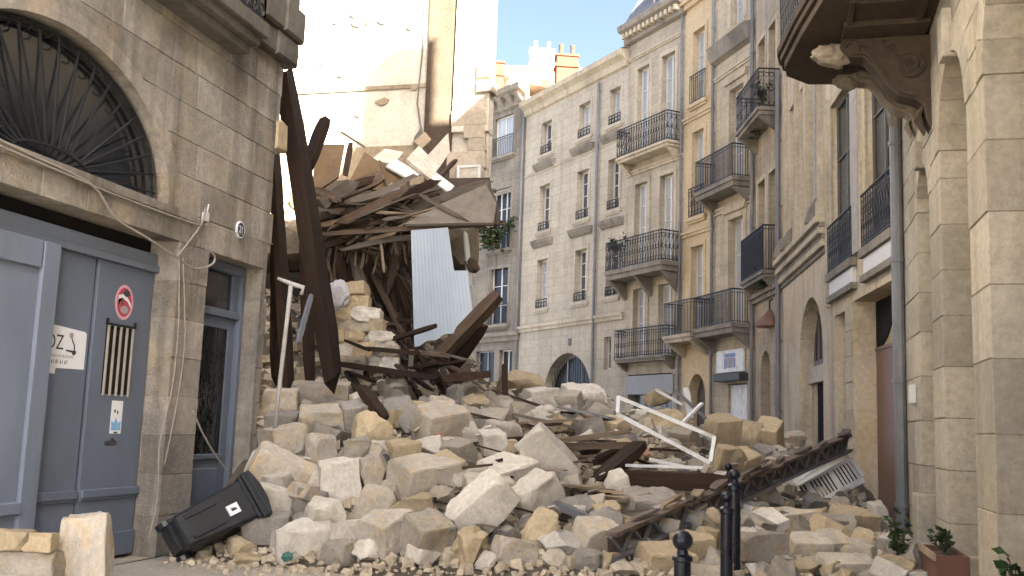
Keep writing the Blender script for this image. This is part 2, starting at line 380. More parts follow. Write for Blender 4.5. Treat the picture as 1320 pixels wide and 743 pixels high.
def rail_bars(mb, p, q, z0, z1, sp=.12, r=.011, style=0):
    p = Vector(p); q = Vector(q); L = (q-p).length; n = max(2, int(L/sp)); d = (q-p)/L
    mb.tube([p+Vector((0, 0, z1)), q+Vector((0, 0, z1))], .024, 6).tube([p+Vector((0, 0, z0+.05)), q+Vector((0, 0, z0+.05))], .015, 4)
    mb.tube([p+Vector((0, 0, z1-.11)), q+Vector((0, 0, z1-.11))], .012, 4)
    for i in range(n+1):
        a = p+d*(L*i/n); mb.tube([a+Vector((0, 0, z0)), a+Vector((0, 0, z1))], r, 4)
        if style and i < n:
            c = a+d*(L*.5/n); rr = L*.42/n
            for zz, s in ((z0+.05+rr*1.15, 1), ((z0+z1)/2-.03, 1), (z1-.11-rr*1.1, 1)):
                mb.tube([c+d*(rr*math.cos(t*math.pi/4))+Vector((0, 0, zz+rr*math.sin(t*math.pi/4))) for t in range(8)], r*.75, 3, closed=True)
            if style > 1:
                mb.tube([c+d*(rr*.8*math.sin(t*math.pi/3))+Vector((0, 0, z0+.1+(z1-z0-.25)*t/8)) for t in range(9)], r*.8, 3)
    return mb
def guard(b, u0, u1, z0, z1, y=.05, mat='iron', style=1, sp=.16, name='window_guard'):
    return rail_bars(MB(), (u0, y, 0), (u1, y, 0), z0, z1, sp, .012, style).build(name, mat, b)
def balcony(b, u0, u1, z, proj=.7, th=.16, h=1.0, mat='trim', iron='iron', style=1, sp=.13, brackets=2, name='balcony', bh=.45):
    mb = MB().prism([(0, 0), (0, 0)], 0, 0) if False else MB()
    mb.box(u0, u1, -.1, proj, z-th*.45, z).box(u0+.05, u1-.05, -.1, proj-.06, z-th, z-th*.45-.002)
    o = mb.build(name, mat, b)
    r = MB(); e = .04
    rail_bars(r, (u0+e, proj-e, 0), (u1-e, proj-e, 0), z, z+h, sp, .012, style)
    rail_bars(r, (u0+e, proj-e, 0), (u0+e, 0, 0), z, z+h, sp, .012, style)
    rail_bars(r, (u1-e, proj-e, 0), (u1-e, 0, 0), z, z+h, sp, .012, style)
    r.build('railing', iron, o)
    for i in range(brackets):
        uu = u0+.18+(u1-u0-.36)*(i/(brackets-1) if brackets > 1 else .5)
        pr = []
        for k in range(9):
            t = k/8; pr.append((proj*.85*(1-t)**1.6+.02, -bh*math.sin(t*math.pi/2)))
        poly = [(-.05, 0)]+[(y, zz) for y, zz in pr]+[(-.05, -bh)]
        rot = Matrix(((0, 1, 0, 0), (1, 0, 0, 0), (0, 0, 1, 0), (0, 0, 0, 1)))
        MB().prism([(y, zz+z-th-.003) for y, zz in poly], uu-.08, uu+.08, mat=rot).build('bracket', mat, o)
    return o
def pipe(b, u, z0, z1, y=.1, r=.055, mat='pipe_grey', name='drainpipe'):
    mb = MB().tube([(u, y, z0), (u, y, z1)], r, 10)
    for i in range(int((z1-z0)/1.9)+1): mb.tube([(u, y, z0+.4+i*1.9), (u, y, z0+.46+i*1.9)], r*1.22, 10).box(u-.02, u+.02, 0, y, z0+.41+i*1.9, z0+.45+i*1.9)
    return mb.build(name, mat, b, smooth=False)
def band(b, u0, u1, z, h=.18, p=.1, mat='trim', name='string_course'):
    return MB().box(u0, u1, -.02, p, z+h*.55, z+h).box(u0, u1, -.02, p*.6, z, z+h*.55-.001).build(name, mat, b)
def body(b, L, H, mat, depth=9, y=-.5):
    return MB().box(0.0, L, -depth, y, 0, H).build('rear_wall', mat, b)
def house(name, label, P, ang, L, H, mat, ops, cat='building', depth=9, th=.45):
    b = thing(name, label, cat, (P[0], P[1], 0), R(90+ang))
    wall_obj('wall', mat, b, 0, L, 0, H, 0, -th, ops); body(b, L, H-.02, mat, depth, -th-.02)
    return b

# ------------------------------------------------------------------ ground
g = MB().add([(-400, -400, -.012), (400, -400, -.012), (400, 800, -.012), (-400, 800, -.012)], [(0, 1, 2, 3)]).build('ground', 'asphalt'); g['kind'] = 'structure'
def sheet_grid(name, x0, x1, y0, y1, z, mat, n=40, amp=.006):
    mb = MB(); nx, ny = n, n
    for j in range(ny+1):
        for i in range(nx+1):
            x, y = x0+(x1-x0)*i/nx, y0+(y1-y0)*j/ny; mb.v.append((x, y, z+amp*noise.noise(Vector((x*2, y*2, 0)))))
    mb.f = [(j*(nx+1)+i, j*(nx+1)+i+1, (j+1)*(nx+1)+i+1, (j+1)*(nx+1)+i) for j in range(ny) for i in range(nx)]
    me = bpy.data.meshes.new(name); me.from_pydata(mb.v, [], mb.f); o = link(name, me, mat); o['kind'] = 'structure'; return o
sheet_grid('street', -6.8, 2.0, 0, 34, 0.0, 'pavement_dust', 60)
sheet_grid('bounce_ground', -30, 30, -45, -.05, -.004, 'bounce_paving', 30)  # unseen pale ground added behind the camera for warm bounce light

# ------------------------------------------------------------------ lettering
def text_mesh(body, size, mat, parent, u, y, z, squash=1.0, name='lettering', tilt=0):
    cu = bpy.data.curves.new('t', 'FONT'); cu.body = body; cu.size = size; cu.extrude = .0008; cu.align_x = 'CENTER'; cu.align_y = 'CENTER'; cu.resolution_u = 3
    o = bpy.data.objects.new('t', cu); COL.objects.link(o)
    dg = bpy.context.evaluated_depsgraph_get(); me = bpy.data.meshes.new_from_object(o.evaluated_get(dg)); bpy.data.objects.remove(o); me.name = name
    X, Y, Z = Vector((-1, 0, 0))*squash, Vector((0, 0, 1)), Vector((0, 1, 0))
    mt = Matrix.Translation((u, y, z)) @ Matrix((X, Y, Z)).transposed().to_4x4() @ Matrix.Rotation(tilt, 4, 'Z')
    me.transform(mt); me.materials.clear()
    return link(name, me, mat, parent)
def disc(u, z, a, b, n=20): return [(u+a*math.cos(2*math.pi*i/n), z+b*math.sin(2*math.pi*i/n)) for i in range(n)]

# ------------------------------------------------------------------ left house, number 21
LX, LY = -6.83, 12.7
lh = thing('stone_house', 'weathered grey-brown stone house with a fanlight over a blue-grey carriage gate', 'house', (LX, LY, 0), R(-90))
GT, ET = (2.25, 6.65), (.25, 1.6)
FC = (4.45, 4.03, 1.9, 1.4)
ops = [(GT[0]-.012, GT[1]+.012, 0, 3.672, 0), (ET[0]-.012, ET[1]+.012, 0, 3.672, 0), (FC[0]-FC[2]-.012, FC[0]+FC[2]+.012, 4.03, 4.032, 1.412),
       (1.75, 3.25, 6.92, 9.6, 0), (5.4, 6.9, 6.92, 9.6, 0)]
wall_obj('wall', 'house_mortar', lh, .1, 11.7, 0, 16.5, -.012, -.45, ops, n=24)
MB().box(.1, 11.7, -9, -.47, 0, 16.4).build('rear_wall', 'house_mortar', lh)
MB().box(-.05, 11.9, -9.2, .35, 16.5, 16.85).build('cornice', 'dark_stone', lh)
zs = [0, .46, .92, 1.38, 1.83, 2.29, 2.75, 3.2, 3.66, 4.03, 4.47, 4.9, 5.33, 5.76, 6.19, 6.62, 7.05, 7.5, 7.95, 8.4]
blocks(lh, 'house_stone', 0, 9.2, zs, ops=[(GT[0], GT[1], 0, 3.66), (ET[0], ET[1], 0, 3.66), (1.75, 3.25, 6.95, 9.6), (5.4, 6.9, 6.95, 9.6)],
       ell=[FC], depth=.3, edge0=.14, lo=.5, hi=.95, gap=.0022, jit=.004, skip=lambda u, z: u < .9 and z > 6.62)
# plain archivolt lip round the fanlight, sill course under it
mb = MB(); pa = arch_pts(FC[0]-FC[2]-.19, FC[0]+FC[2]+.19, 4.03, FC[3]+.19, 28); pb = arch_pts(FC[0]-FC[2]+.012, FC[0]+FC[2]-.012, 4.036, FC[3]-.012, 28)
for i in range(28): mb.prism([pa[i], pa[i+1], pb[i+1], pb[i]], -.3, .009)
mb.build('archivolt', 'house_stone', lh)
MB().box(2.0, 9.2, -.03, .05, 3.93, 4.035).build('sill_course', 'house_stone', lh, bevel=.008)
for i, (a, b, c, d, p) in enumerate([(-.12, .5, 6.66, 7.02, .16), (.5, .95, 6.66, 7.02, .13), (-.16, .42, 7.03, 7.5, .22), (.42, .95, 7.03, 7.5, .2), (-.1, .5, 7.51, 8.0, .14), (.5, .95, 7.51, 8.0, .12), (-.06, .9, 8.01, 8.6, .1)]):
    block_piece([(a, c), (b, c), (b, d), (a, d)], p, .3+p, 'dark_stone', lh, .03)
block_piece([(-.2, 5.42), (.13, 5.40), (.13, 5.80), (.02, 5.86), (-.17, 5.82)], .035, .32, 'rubble_yellow', lh, .025)
# upper balcony, only its underside and a corner of the railing in view
bo = MB().box(1.25, 3.8, -.05, .42, 6.55, 6.75).box(1.33, 3.72, -.05, .34, 6.42, 6.549).box(1.4, 3.65, -.05, .24, 6.3, 6.419).build('balcony', 'dark_stone', lh, bevel=.012)
r_ = MB(); rail_bars(r_, (1.3, .36, 0), (3.75, .36, 0), 6.75, 7.7, .2, .014, 2); rail_bars(r_, (1.3, .36, 0), (1.3, 0, 0), 6.75, 7.7, .18, .014, 2); r_.build('railing', 'iron', bo)
for a in (1.75, 5.4): window(lh, a, a+1.5, 6.95, 9.6, .2, 4)
# carriage gate
gy = -.3
MB().box(2.26, 6.64, gy-.14, gy-.09, 3.48, 3.66).build('gate_gap_shade', 'dark_void', lh)  # dark strip painted as the shaded gap under the lintel
MB().box(2.25, 6.65, gy-.1, gy+.02, 3.36, 3.50).box(2.25, 6.65, gy-.1, gy+.05, 3.28, 3.359).build('gate_frame', 'gate_paint_worn', lh, bevel=.006)
def leaf(u0, u1, y, mat, name='gate_leaf'):
    o = MB().box(u0+.006, u1-.006, y-.06, y, .03, 3.277).build(name, mat, lh, bevel=.004)
    MB().box(u0+.012, u1-.012, y-.01, y+.045, .70, .79).box(u0+.012, u1-.012, y-.01, y+.028, .67, .699).build('rail', mat, o, bevel=.008)
    MB().box(u0+.012, u1-.012, y-.01, y+.03, .04, .30).build('kick_board', mat, o, bevel=.008)
    return o
MB().box(2.26, 6.6, gy-.14, gy-.10, .02, 3.27).build('leaf_gap_shade', 'dark_void', lh)  # dark sheet painting the shade seen in the gap between leaves
la = leaf(2.27, 3.285, gy, 'gate_paint'); lb = leaf(3.318, 4.10, gy-.015, 'gate_paint')
pz = .16
lc = MB().box(4.16, 6.6, gy-.06, gy+pz-.04, .03, 3.277).build('gate_panel', 'gate_paint_worn', lh, bevel=.004)
MB().box(4.10, 4.34, gy-.06, gy+pz, .03, 3.277).box(4.36, 6.6, gy, gy+pz, 3.0, 3.277).build('stile', 'gate_paint_worn', lc, bevel=.01)
MB().box(4.345, 6.6, gy+.01, gy+pz+.03, .62, .74).build('rail', 'gate_paint_worn', lc, bevel=.012)
MB().box(4.345, 6.6, gy, gy+pz-.02, .04, .30).build('kick_board', 'gate_paint_worn', lc, bevel=.01)
# grille, stickers, notices on the leaves
MB().box(2.585, 3.075, gy-.05, gy+.004, 1.82, 2.57).build('grille_shade', 'dark_void', la)  # dark plate painted as the shaded recess behind the bars
for i in range(5): uu = 2.61+i*.11; MB().box(uu-.008, uu+.008, gy+.005, gy+.03, 1.80, 2.575).build('grille_bar', 'cable', la)
MB().box(2.57, 3.09, gy+.003, gy+.026, 2.576, 2.60).build('grille_rail', 'iron', la)
MB().box(2.57, 2.59, gy+.002, gy+.03, 2.575, 2.65).box(3.07, 3.09, gy+.002, gy+.03, 2.575, 2.65).build('hook', 'iron', la)
st = MB().prism(disc(2.80, 2.86, .165, .20), gy, gy+.003).build('sticker', 'pink', la)
sm = MB().prism(disc(2.80, 2.86, .135, .165), gy+.003, gy+.0042).build('sticker_print', 'ink_red', st)
MB().prism([(2.92, 2.80), (2.92, 2.89), (2.84, 2.905), (2.74, 2.87), (2.675, 2.80), (2.68, 2.855), (2.75, 2.92), (2.84, 2.95), (2.91, 2.93)], gy+.0042, gy+.0052).build('sticker_band', 'paper', st)
MB().prism(disc(2.79, 2.775, .075, .045), gy+.0042, gy+.0052).build('sticker_spot', 'ink_soft', st)
MB().prism(disc(2.77, 2.965, .06, .04), gy+.0042, gy+.0054).box(2.83, 2.85, gy+.0053, gy+.006, 2.82, 2.91).build('sticker_mark', 'ink', st)
nt_ = MB().box(2.66, 2.86, gy, gy+.002, 1.385, 1.75).build('notice', 'paper', la)
MB().prism([(2.68, 1.42), (2.84, 1.42), (2.845, 1.53), (2.80, 1.50), (2.77, 1.57), (2.73, 1.5), (2.675, 1.53)], gy+.002, gy+.003).build('notice_print', 'blue_print', nt_)
MB().prism(disc(2.795, 1.635, .016, .02, 10), gy+.002, gy+.003).prism(disc(2.745, 1.62, .012, .022, 10), gy+.002, gy+.003).box(2.72, 2.79, gy+.002, gy+.003, 1.388, 1.405).build('notice_dots', 'ink', nt_)
MB().box(2.73, 2.93, gy-.002, gy+.012, 1.265, 1.305).box(2.78, 2.84, gy-.002, gy+.014, 1.315, 1.335).build('letter_slot', 'iron_grey', la)
ps_ = MB().prism([(3.37, 2.06), (3.37, 2.44), (3.40, 2.46), (4.05, 2.50), (4.06, 2.0), (3.82, 1.99), (3.81, 2.05)], gy-.015, gy-.0125).build('paper_sign', 'paper', lb)
yy = gy-.0115
text_mesh('OZ', .22, 'ink', ps_, 3.86, yy, 2.31, .85)
MB().prism([(3.68, 2.235), (3.42+.1, 2.215), (3.42+.1, 2.245), (3.68, 2.25)], yy, yy+.001).prism([(3.62, 2.38), (3.60, 2.38), (3.545, 2.30), (3.54, 2.24), (3.56, 2.24), (3.565, 2.295)], yy, yy+.001).prism(disc(3.555, 2.225, .028, .028, 12), yy, yy+.0012).build('scooter_drawing', 'ink', ps_)
MB().prism([(3.645, 2.38), (3.585, 2.38), (3.585, 2.43), (3.645, 2.43)], yy, yy+.001).build('box_drawing', 'ink_soft', ps_)
text_mesh('LIVRAISON DE PRODUITS', .042, 'ink_soft', ps_, 3.78, yy, 2.175, .95)
text_mesh('06 61 81 61 67', .058, 'ink', ps_, 3.80, yy, 2.115, .9)
# entry door
dy = -.3
ef = MB().box(.25, .34, dy-.08, dy+.07, 0.3, 3.655).box(1.51, 1.6, dy-.08, dy+.07, .3, 3.655).box(.34, 1.51, dy-.08, dy+.07, 3.53, 3.655).box(.34, 1.51, dy-.06, dy+.06, 2.93, 3.03).build('door_frame', 'gate_paint', lh, bevel=.008)
MB().box(.34, 1.51, dy-.05, dy-.03, 3.03, 3.53).build('pane', 'glass_fan', ef)
for a_ in (.34, 1.39): MB().box(a_, a_+.12, dy-.04, dy+.02, 3.03, 3.53).build('transom_stile', 'gate_paint', ef)
dr = MB().box(.35, .50, dy-.05, dy, .3, 2.925).box(1.34, 1.50, dy-.05, dy, .3, 2.925).box(.5, 1.34, dy-.05, dy, 2.78, 2.925).box(.5, 1.34, dy-.05, dy, .3, 1.1).build('door', 'gate_paint', lh, bevel=.006)
MB().box(.5, 1.34, dy-.05, dy+.04, 1.06, 1.13).box(.55, 1.28, dy-.04, dy+.025, .45, .95).build('panel', 'gate_paint', dr, bevel=.012)
MB().box(.5, 1.34, dy-.045, dy-.035, 1.1, 2.78).build('pane', 'glass_fan', dr)
mb = MB(); rnd = random.Random(3)
for i in range(7):
    uu = .53+i*.13; mb.tube([(uu, dy-.012, 1.12), (uu, dy-.012, 2.77)], .008, 4)
for i in range(46):
    uu, zz, rr = rnd.uniform(.56, 1.28), rnd.uniform(1.2, 2.7), rnd.uniform(.03, .085)
    a0 = rnd.uniform(0, 6); mb.tube([(uu+rr*(1-t/14)*math.cos(a0+t*.6), dy-.008, zz+rr*1.3*(1-t/14)*math.sin(a0+t*.6)) for t in range(12)], .007, 3)
mb.build('door_grille', 'iron', dr)
MB().box(.26, 1.59, -.42, .03, 0, .28).build('doorstep', 'house_stone', lh, bevel=.02)
# fanlight
fy = -.22
mb = MB(); o1 = arch_pts(FC[0]-1.89, FC[0]+1.89, 4.03, 1.39, 28); o2 = arch_pts(FC[0]-1.81, FC[0]+1.81, 4.03, 1.31, 28)
for i in range(28): mb.prism([o1[i], o1[i+1], o2[i+1], o2[i]], fy-.06, fy+.03)
mb.box(FC[0]-1.85, FC[0]+1.85, fy-.06, fy+.03, 4.04, 4.1)
fl = mb.build('fanlight', 'iron_grey', lh)
for i in range(4):
    ths = [math.pi*(i+t/7)/4 for t in range(8)]
    MB().prism([(FC[0], 4.08)]+[(FC[0]+1.83*math.cos(t), 4.06+1.33*math.sin(t)) for t in ths], fy-.03-i*.0008, fy-.022-i*.0008).build('pane', 'glass_fan', fl)
mb = MB(); nb = 19
for i in range(nb):
    t = math.pi*(i+.5)/nb
    a = Vector((FC[0]-.05+.55*math.cos(t), fy+.10, 4.07+.14*math.sin(t))); b = Vector((FC[0]+1.78*math.cos(t), fy+.10, 4.05+1.28*math.sin(t)))
    mb = MB().tube([a, b], .0145, 5)
    d = (b-a).normalized(); n = Vector((-d.z, 0, d.x))
    mb.tube([b-d*.02+d*(.09*math.sin(k*.7))*.6+n*(.085*(1-math.cos(k*.7))) for k in range(8)], .011, 4); mb.build('fan_bar', 'iron', fl)
mb = MB()
mb.tube([(FC[0]+1.80*math.cos(math.pi*k/28), fy+.10, 4.05+1.30*math.sin(math.pi*k/28)) for k in range(29)], .018, 5)
mb.tube([(FC[0]-.05+.56*math.cos(math.pi*k/12), fy+.10, 4.07+.15*math.sin(math.pi*k/12)) for k in range(13)], .016, 5)
mb.build('fan_hoop', 'iron', fl)
# number plate
np_ = MB().prism(disc(.92, 4.07, .105, .115, 18), -.01, .022).build('number_plate', 'paper', lh, bevel=.004)
MB().prism(disc(.92, 4.07, .085, .095, 18), .022, .0245).build('plate_face', 'plate_blue', np_)
text_mesh('21', .13, 'paper', np_, .92, .0255, 4.07, .85)

# ------------------------------------------------------------------ arcade building on the right
ar = thing('arcade_building', 'pale ashlar building with tall street arches and a carved scroll balcony', 'building', (2.0, -12, 0), R(90))
U = lambda Y: Y+12
A1, A2, A0 = (U(11.29), U(13.11), 5.2, .91), (U(14.0), U(15.12), 4.85, .56), (U(8.4), U(10.36), 5.2, .98)
wo = [(a[0]-.012, a[1]+.012, 0, a[2], a[3]+.012) for a in (A1, A2, A0)]+[(U(5.4), U(7.4), 0, 5.2, 1.0)]
for c in (1.5, 4.5, 7.5, 10.5, 13.8):
    for z in (8.1, 12.2): wo.append((U(c)-.6, U(c)+.6, z, z+2.6, 0))
wall_obj('wall', 'arcade_mortar', ar, 7.6, 28.95, 0, 15.4, -.012, -.6, wo)
MB().box(7.6, 28.9, -9, -.62, 6.75, 15.3).box(7.6, 28.9, -9, -3.4, 0, 6.749).build('rear_wall', 'arcade_stone', ar)
MB().box(28.3, 28.93, -3.4, -.62, 0, 6.74).box(7.6, 8.1, -3.4, -.62, 0, 6.74).build('gallery_wall', 'arcade_stone', ar)
rf = MB().box(7.4, 29.2, -9.2, .4, 15.4, 15.8).hprism([(7.9, -.3), (28.6, -.3), (28.6, -8.5), (7.9, -8.5)], 15.8, 17.6).build('roof', 'slate', ar)
MB().prism([(22.9, 17.6), (25.7, 17.6), (25.4, 19.0), (24.3, 20.3), (23.2, 19.0)], -2.4, -1.0).build('gable_dormer', 'arcade_stone', rf)
for c, w, h in ((24.3, .7, 4.4), (16.5, 1.2, 1.2)):
    MB().box(c-w/2, c+w/2, -2.3, -1.3, 17.6, 17.6+h).build('chimney', 'brick', rf)
for c in (1.5, 4.5, 7.5, 10.5, 13.8):
    for z in (8.1, 12.2):
        window(ar, U(c)-.6, U(c)+.6, z, z+2.6, .25, 4); surround(ar, U(c)-.6, U(c)+.6, z, z+2.6, 'arcade_stone', sill=.12)
c1 = [0, .25, .97, 1.7, 2.41, 3.12, 3.83, 4.54, 5.2]; c2 = [0, .66, 1.28, 1.9, 2.52, 3.14, 3.7, 4.27, 4.85]
blocks(ar, 'arcade_stone', U(7.4), U(8.4), c1, depth=.62, lo=1.2, hi=1.3)
blocks(ar, 'arcade_stone', A0[1], A1[0], c1, depth=.62, lo=1.2, hi=1.3, gap=.006)
blocks(ar, 'arcade_stone', A1[1], A2[0], c2, depth=.62, lo=1.2, hi=1.3, gap=.006)
blocks(ar, 'arcade_stone', A2[1], U(16.93), c2, depth=.62, lo=.6, hi=1.0, gap=.006)
blocks(ar, 'arcade_stone', U(13.11), U(16.93), [4.85, 5.2, 5.6, 6.0, 6.45], ell=[((A2[0]+A2[1])/2, 4.85, (A2[1]-A2[0])/2, A2[3])], depth=.62, lo=.7, hi=1.1)
blocks(ar, 'arcade_stone', U(7.4), U(13.11), [5.2, 5.6, 6.0, 6.45], ell=[((A1[0]+A1[1])/2, 5.2, (A1[1]-A1[0])/2, A1[3]), ((A0[0]+A0[1])/2, 5.2, (A0[1]-A0[0])/2, A0[3])], depth=.62, lo=.6, hi=.9)
blocks(ar, 'arcade_stone', U(6), U(16.93), [6.45, 6.9, 7.35, 7.9], depth=.3, lo=.7, hi=1.2)
for a in (A1, A2, A0):                                   # arch rings, stone by stone
    c, ra, rb_ = (a[0]+a[1])/2, (a[1]-a[0])/2, a[3]; nv = 9; wv_ = .3 if a is not A2 else .2
    for i in range(nv):
        if i == nv//2: continue
        t0, t1 = math.pi*i/nv+.006, math.pi*(i+1)/nv-.006; ts = [t0+(t1-t0)*k/4 for k in range(5)]
        block_piece([(c+(ra-.013)*math.cos(t), a[2]+(rb_-.013)*math.sin(t)) for t in ts]+[(c+(ra+wv_)*math.cos(t), a[2]+(rb_+wv_)*math.sin(t)) for t in reversed(ts)], .012, .63, 'arcade_stone', ar, .006, name='voussoir')
for a in (A1, A2, A0):                                   # keystones
    c = (a[0]+a[1])/2; s = .6 if a is A2 else 1
    MB().prism([(c-.14*s, a[2]+a[3]-.07), (c+.14*s, a[2]+a[3]-.07), (c+.2*s, a[2]+a[3]+.5*s), (c-.2*s, a[2]+a[3]+.5*s)], -.55, .10).build('keystone', 'arcade_stone', ar, bevel=.012)
MB().box(U(14.98), U(15.5), -.3, .1, 0, .9).build('plinth', 'arcade_stone', ar, bevel=.02)
for a_, b_, h_ in ((10.30, 11.35, .24), (13.05, 14.06, .3)): MB().box(U(a_), U(b_), -.66, .04, 0, h_).build('pier_base', 'arcade_stone', ar, bevel=.02)
MB().box(U(15.6), U(15.78), .0, .09, 2.15, 2.42).build('meter_box', 'white_frame', ar, bevel=.01)
# scroll balcony
bp = [(2, 11.3), (.80, 11.35), (.55, 12.3), (.28, 13.6), (.06, 14.9), (.10, 15.3), (.45, 15.75), (2, 16.0)]
def poly_in(k): 
    cx, cy = 1.6, 13.6
    return [(U(cy+(y-cy)*k), 2-(cx+(x-cx)*k) if x < 2 else 0.0-.05) for x, y in bp]
bmb = MB(); bmb.hprism(poly_in(1.0), 7.22, 7.34); bmb.hprism(poly_in(.97), 7.12, 7.219); bmb.hprism(poly_in(.93), 7.0, 7.119)
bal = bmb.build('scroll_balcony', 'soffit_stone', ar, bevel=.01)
for k, (a, b) in enumerate(((11.5, 12.35), (12.5, 13.35), (14.15, 15.05))):
    f = MB()
    for (p0, p1, q0, q1) in ((a, b, .15, .22), (a, b, 1.0, 1.07), (a, a+.07, .221, .999), (b-.07, b, .221, .999)): f.box(U(p0), U(p1), q0, q1, 6.94, 7.005)
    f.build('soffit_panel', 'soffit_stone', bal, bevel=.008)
MB().box(U(13.2), U(14.2), .04, 1.1, 6.93, 7.003).build('soffit_rib', 'soffit_stone', bal, bevel=.01)
rot = Matrix(((0, 1, 0, 0), (1, 0, 0, 0), (0, 0, 1, 0), (0, 0, 0, 1)))
def console(Y, zt, k, w, sc_mat='soffit_stone'):
    prof = [(-.03, zt), (1.12*k, zt), (1.16*k, zt-.12*k), (1.02*k, zt-.26*k), (.84*k, zt-.28*k), (.70*k, zt-.45*k), (.58*k, zt-.66*k), (.40*k, zt-.84*k), (.20*k, zt-.9*k), (.10*k, zt-.98*k), (.06*k, zt-1.2*k), (-.03, zt-1.36*k)]
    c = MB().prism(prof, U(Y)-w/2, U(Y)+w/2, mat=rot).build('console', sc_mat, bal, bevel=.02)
    s = MB()
    for sy in (-1, 1):
        uu = U(Y)+sy*(w/2+.012)
        s.tube([(uu, (.26+.20*(1-t/26)*math.cos(.55*t+2.2))*k, zt-(.42-.20*(1-t/26)*math.sin(.55*t+2.2))*k) for t in range(26)], .028*k, 5)
        s.tube([(uu, y*.97, z+.05*k) for y, z in prof[3:9]], .03*k, 5)
        s.tube([(uu, y*.90, z+.15*k) for y, z in prof[3:8]], .018*k, 5)
        s.tube([(uu, (.99+.09*math.cos(.7*t))*k, zt-(.14-.09*math.sin(.7*t))*k) for t in range(9)], .022*k, 5)
        for j in range(9):
            s.tube([(uu, (.55-.03*j+.05*math.sin(j*2.1+t))*k, zt-(.10+.035*j+.03*math.cos(j+t*.9))*k) for t in range(4)], .02*k, 4)
    for j in range(5): s.tube([(U(Y)+(j-2)*w*.18, .10*k, zt-1.0*k), (U(Y)+(j-2)*w*.16, .16*k, zt-1.12*k), (U(Y)+(j-2)*w*.1, .07*k, zt-1.34*k)], [.03*k, .035*k, .01], 5)
    s.build('scroll_relief', sc_mat, c)
    bm = bmesh.new(); bmesh.ops.create_icosphere(bm, subdivisions=4, radius=1)
    for v in bm.verts:                                   # carved mask at the outer end
        q = v.co.copy(); f = 1+.22*noise.noise(q*2.3+Vector((Y, 0, 0)))+.16*abs(noise.noise(q*5))
        v.co = Vector((U(Y)+q.x*.15*f, (1.27+.24*q.y*f)*k, zt-(.17-.02*q.y)*k+q.z*(.16-.05*q.y)*k*f))
    me = bpy.data.meshes.new('mask'); bm.to_mesh(me); bm.free()
    for f in me.polygons: f.use_smooth = True
    link('mask', me, 'mask_stone', c)
console(13.75, 6.92, .98, .34); console(15.15, 6.99, .75, .3, 'mask_stone')
r_ = MB(); pts = [(U(y), 2-x-.06) for x, y in bp[1:-1]]
for a, b in zip([(U(11.4), .02)]+pts, pts+[(U(15.95), .02)]): rail_bars(r_, (a[0], a[1], 0), (b[0], b[1], 0), 7.34, 8.35, .13, .014, 2)
r_.build('railing', 'iron', bal)

# ------------------------------------------------------------------ row of houses along the bend
# B: two bays beside the arcade, then the arched doorway
bo_ = [(.25, 3.4, 0, 4.25, 0), (4.05, 5.05, 0, 4.15, 0), (6.3, 9.2, 0, 3.45, 1.45), (.35, 2.15, 5.08, 8.7, 0), (3.2, 5.15, 5.08, 8.7, 0), (7.05, 7.75, 6.9, 10.4, 0), (8.2, 9.0, 6.9, 10.4, 0), (9.5, 10.6, 6.9, 10.4, 0), (.35, 2.15, 10, 12.6, 0), (3.2, 5.15, 10, 12.6, 0)]
B = house('town_house', 'patched cream stone house with a tall walled-up shop opening beside the arcade', (2.0, 17.0), 8.5, 11.92, 15.2, 'wall_b', bo_, th=.6)
MB().box(.25, 3.4, -.5, -.42, 0, 3.3).build('shop_board', 'brown_panel', B, bevel=.006)
MB().box(.25, 3.4, -.49, -.44, 3.36, 4.25).build('transom_board', 'yellow_board', B)
MB().box(.25, 3.4, -.5, -.4, 3.3, 3.36).build('shop_rail', 'brown_panel', B)
MB().prism([(3.38, 4.24), (1.5, 4.24), (2.6, 3.5), (2.9, 3.38), (3.38, 3.37)], -.438, -.42).build('lintel_shade', 'dark_void', B)  # dark panel painted as the shade under the shop lintel
blocks(B, 'arcade_stone', 3.41, 4.04, [0, .55, 1.08, 1.62, 2.15, 2.7, 3.2, 3.7, 4.24], depth=.5, lo=2, hi=2.1, jit=.008, gap=.009)
for o in [x for x in B.children if x.name.startswith('stone_block')]: o.location.y += .022
for a, b in ((.35, 2.15), (3.2, 5.15)):
    window(B, a, b, 5.08, 8.7, .1, 3, fm='shutter_dark', gm='glass_dark'); MB().box(a-.62, a-.04, .04, .085, 5.1, 8.6).build('shutter', 'shutter_open', B, bevel=.008); surround(B, a, b, 5.08, 8.7, 'trim', w=.2, p=.04, sill=0)
    guard(B, a-.12, b+.12, 5.08, 6.06, .09, style=2)
    MB().box(a-.2, b+.2, -.05, .14, 4.9, 5.06).build('sill', 'trim_dark', B); MB().box(a-.1, b+.1, -.05, .075, 4.58, 4.895).build('sill_panel', 'white_frame', B, bevel=.01)
    MB().box(a-.2, b+.2, -.05, .12, 4.45, 4.575).build('sill_mould', 'trim_dark', B)
MB().box(2.55, 2.8, -.02, .06, 5.1, 9).build('pilaster', 'trim', B); MB().box(5.5, 5.7, -.02, .06, 4.4, 9).build('pilaster', 'trim', B)
window(B, 4.05, 5.05, 1.2, 4.15, .3, 3, gm='glass'); MB().box(4.05, 5.05, -.45, -.25, 0, 1.2).build('stall_riser', 'trim', B)
window(B, 6.45, 9.05, 3.35, 3.45, .32, 1, fm='shutter_dark', gm='glass_dark', rise=1.35, name='door_fanlight', cols=5)
MB().box(6.3, 9.2, -.58, -.26, 3.05, 3.34).box(6.3, 9.2, -.58, -.22, 2.93, 3.049).build('door_lintel', 'far_white', B)
MB().box(8.75, 9.2, -.58, -.3, 0, 2.92).build('door_panel', 'trim', B); MB().box(6.3, 8.75, -.58, -.35, 0, 2.92).build('door', 'dark_void', B)
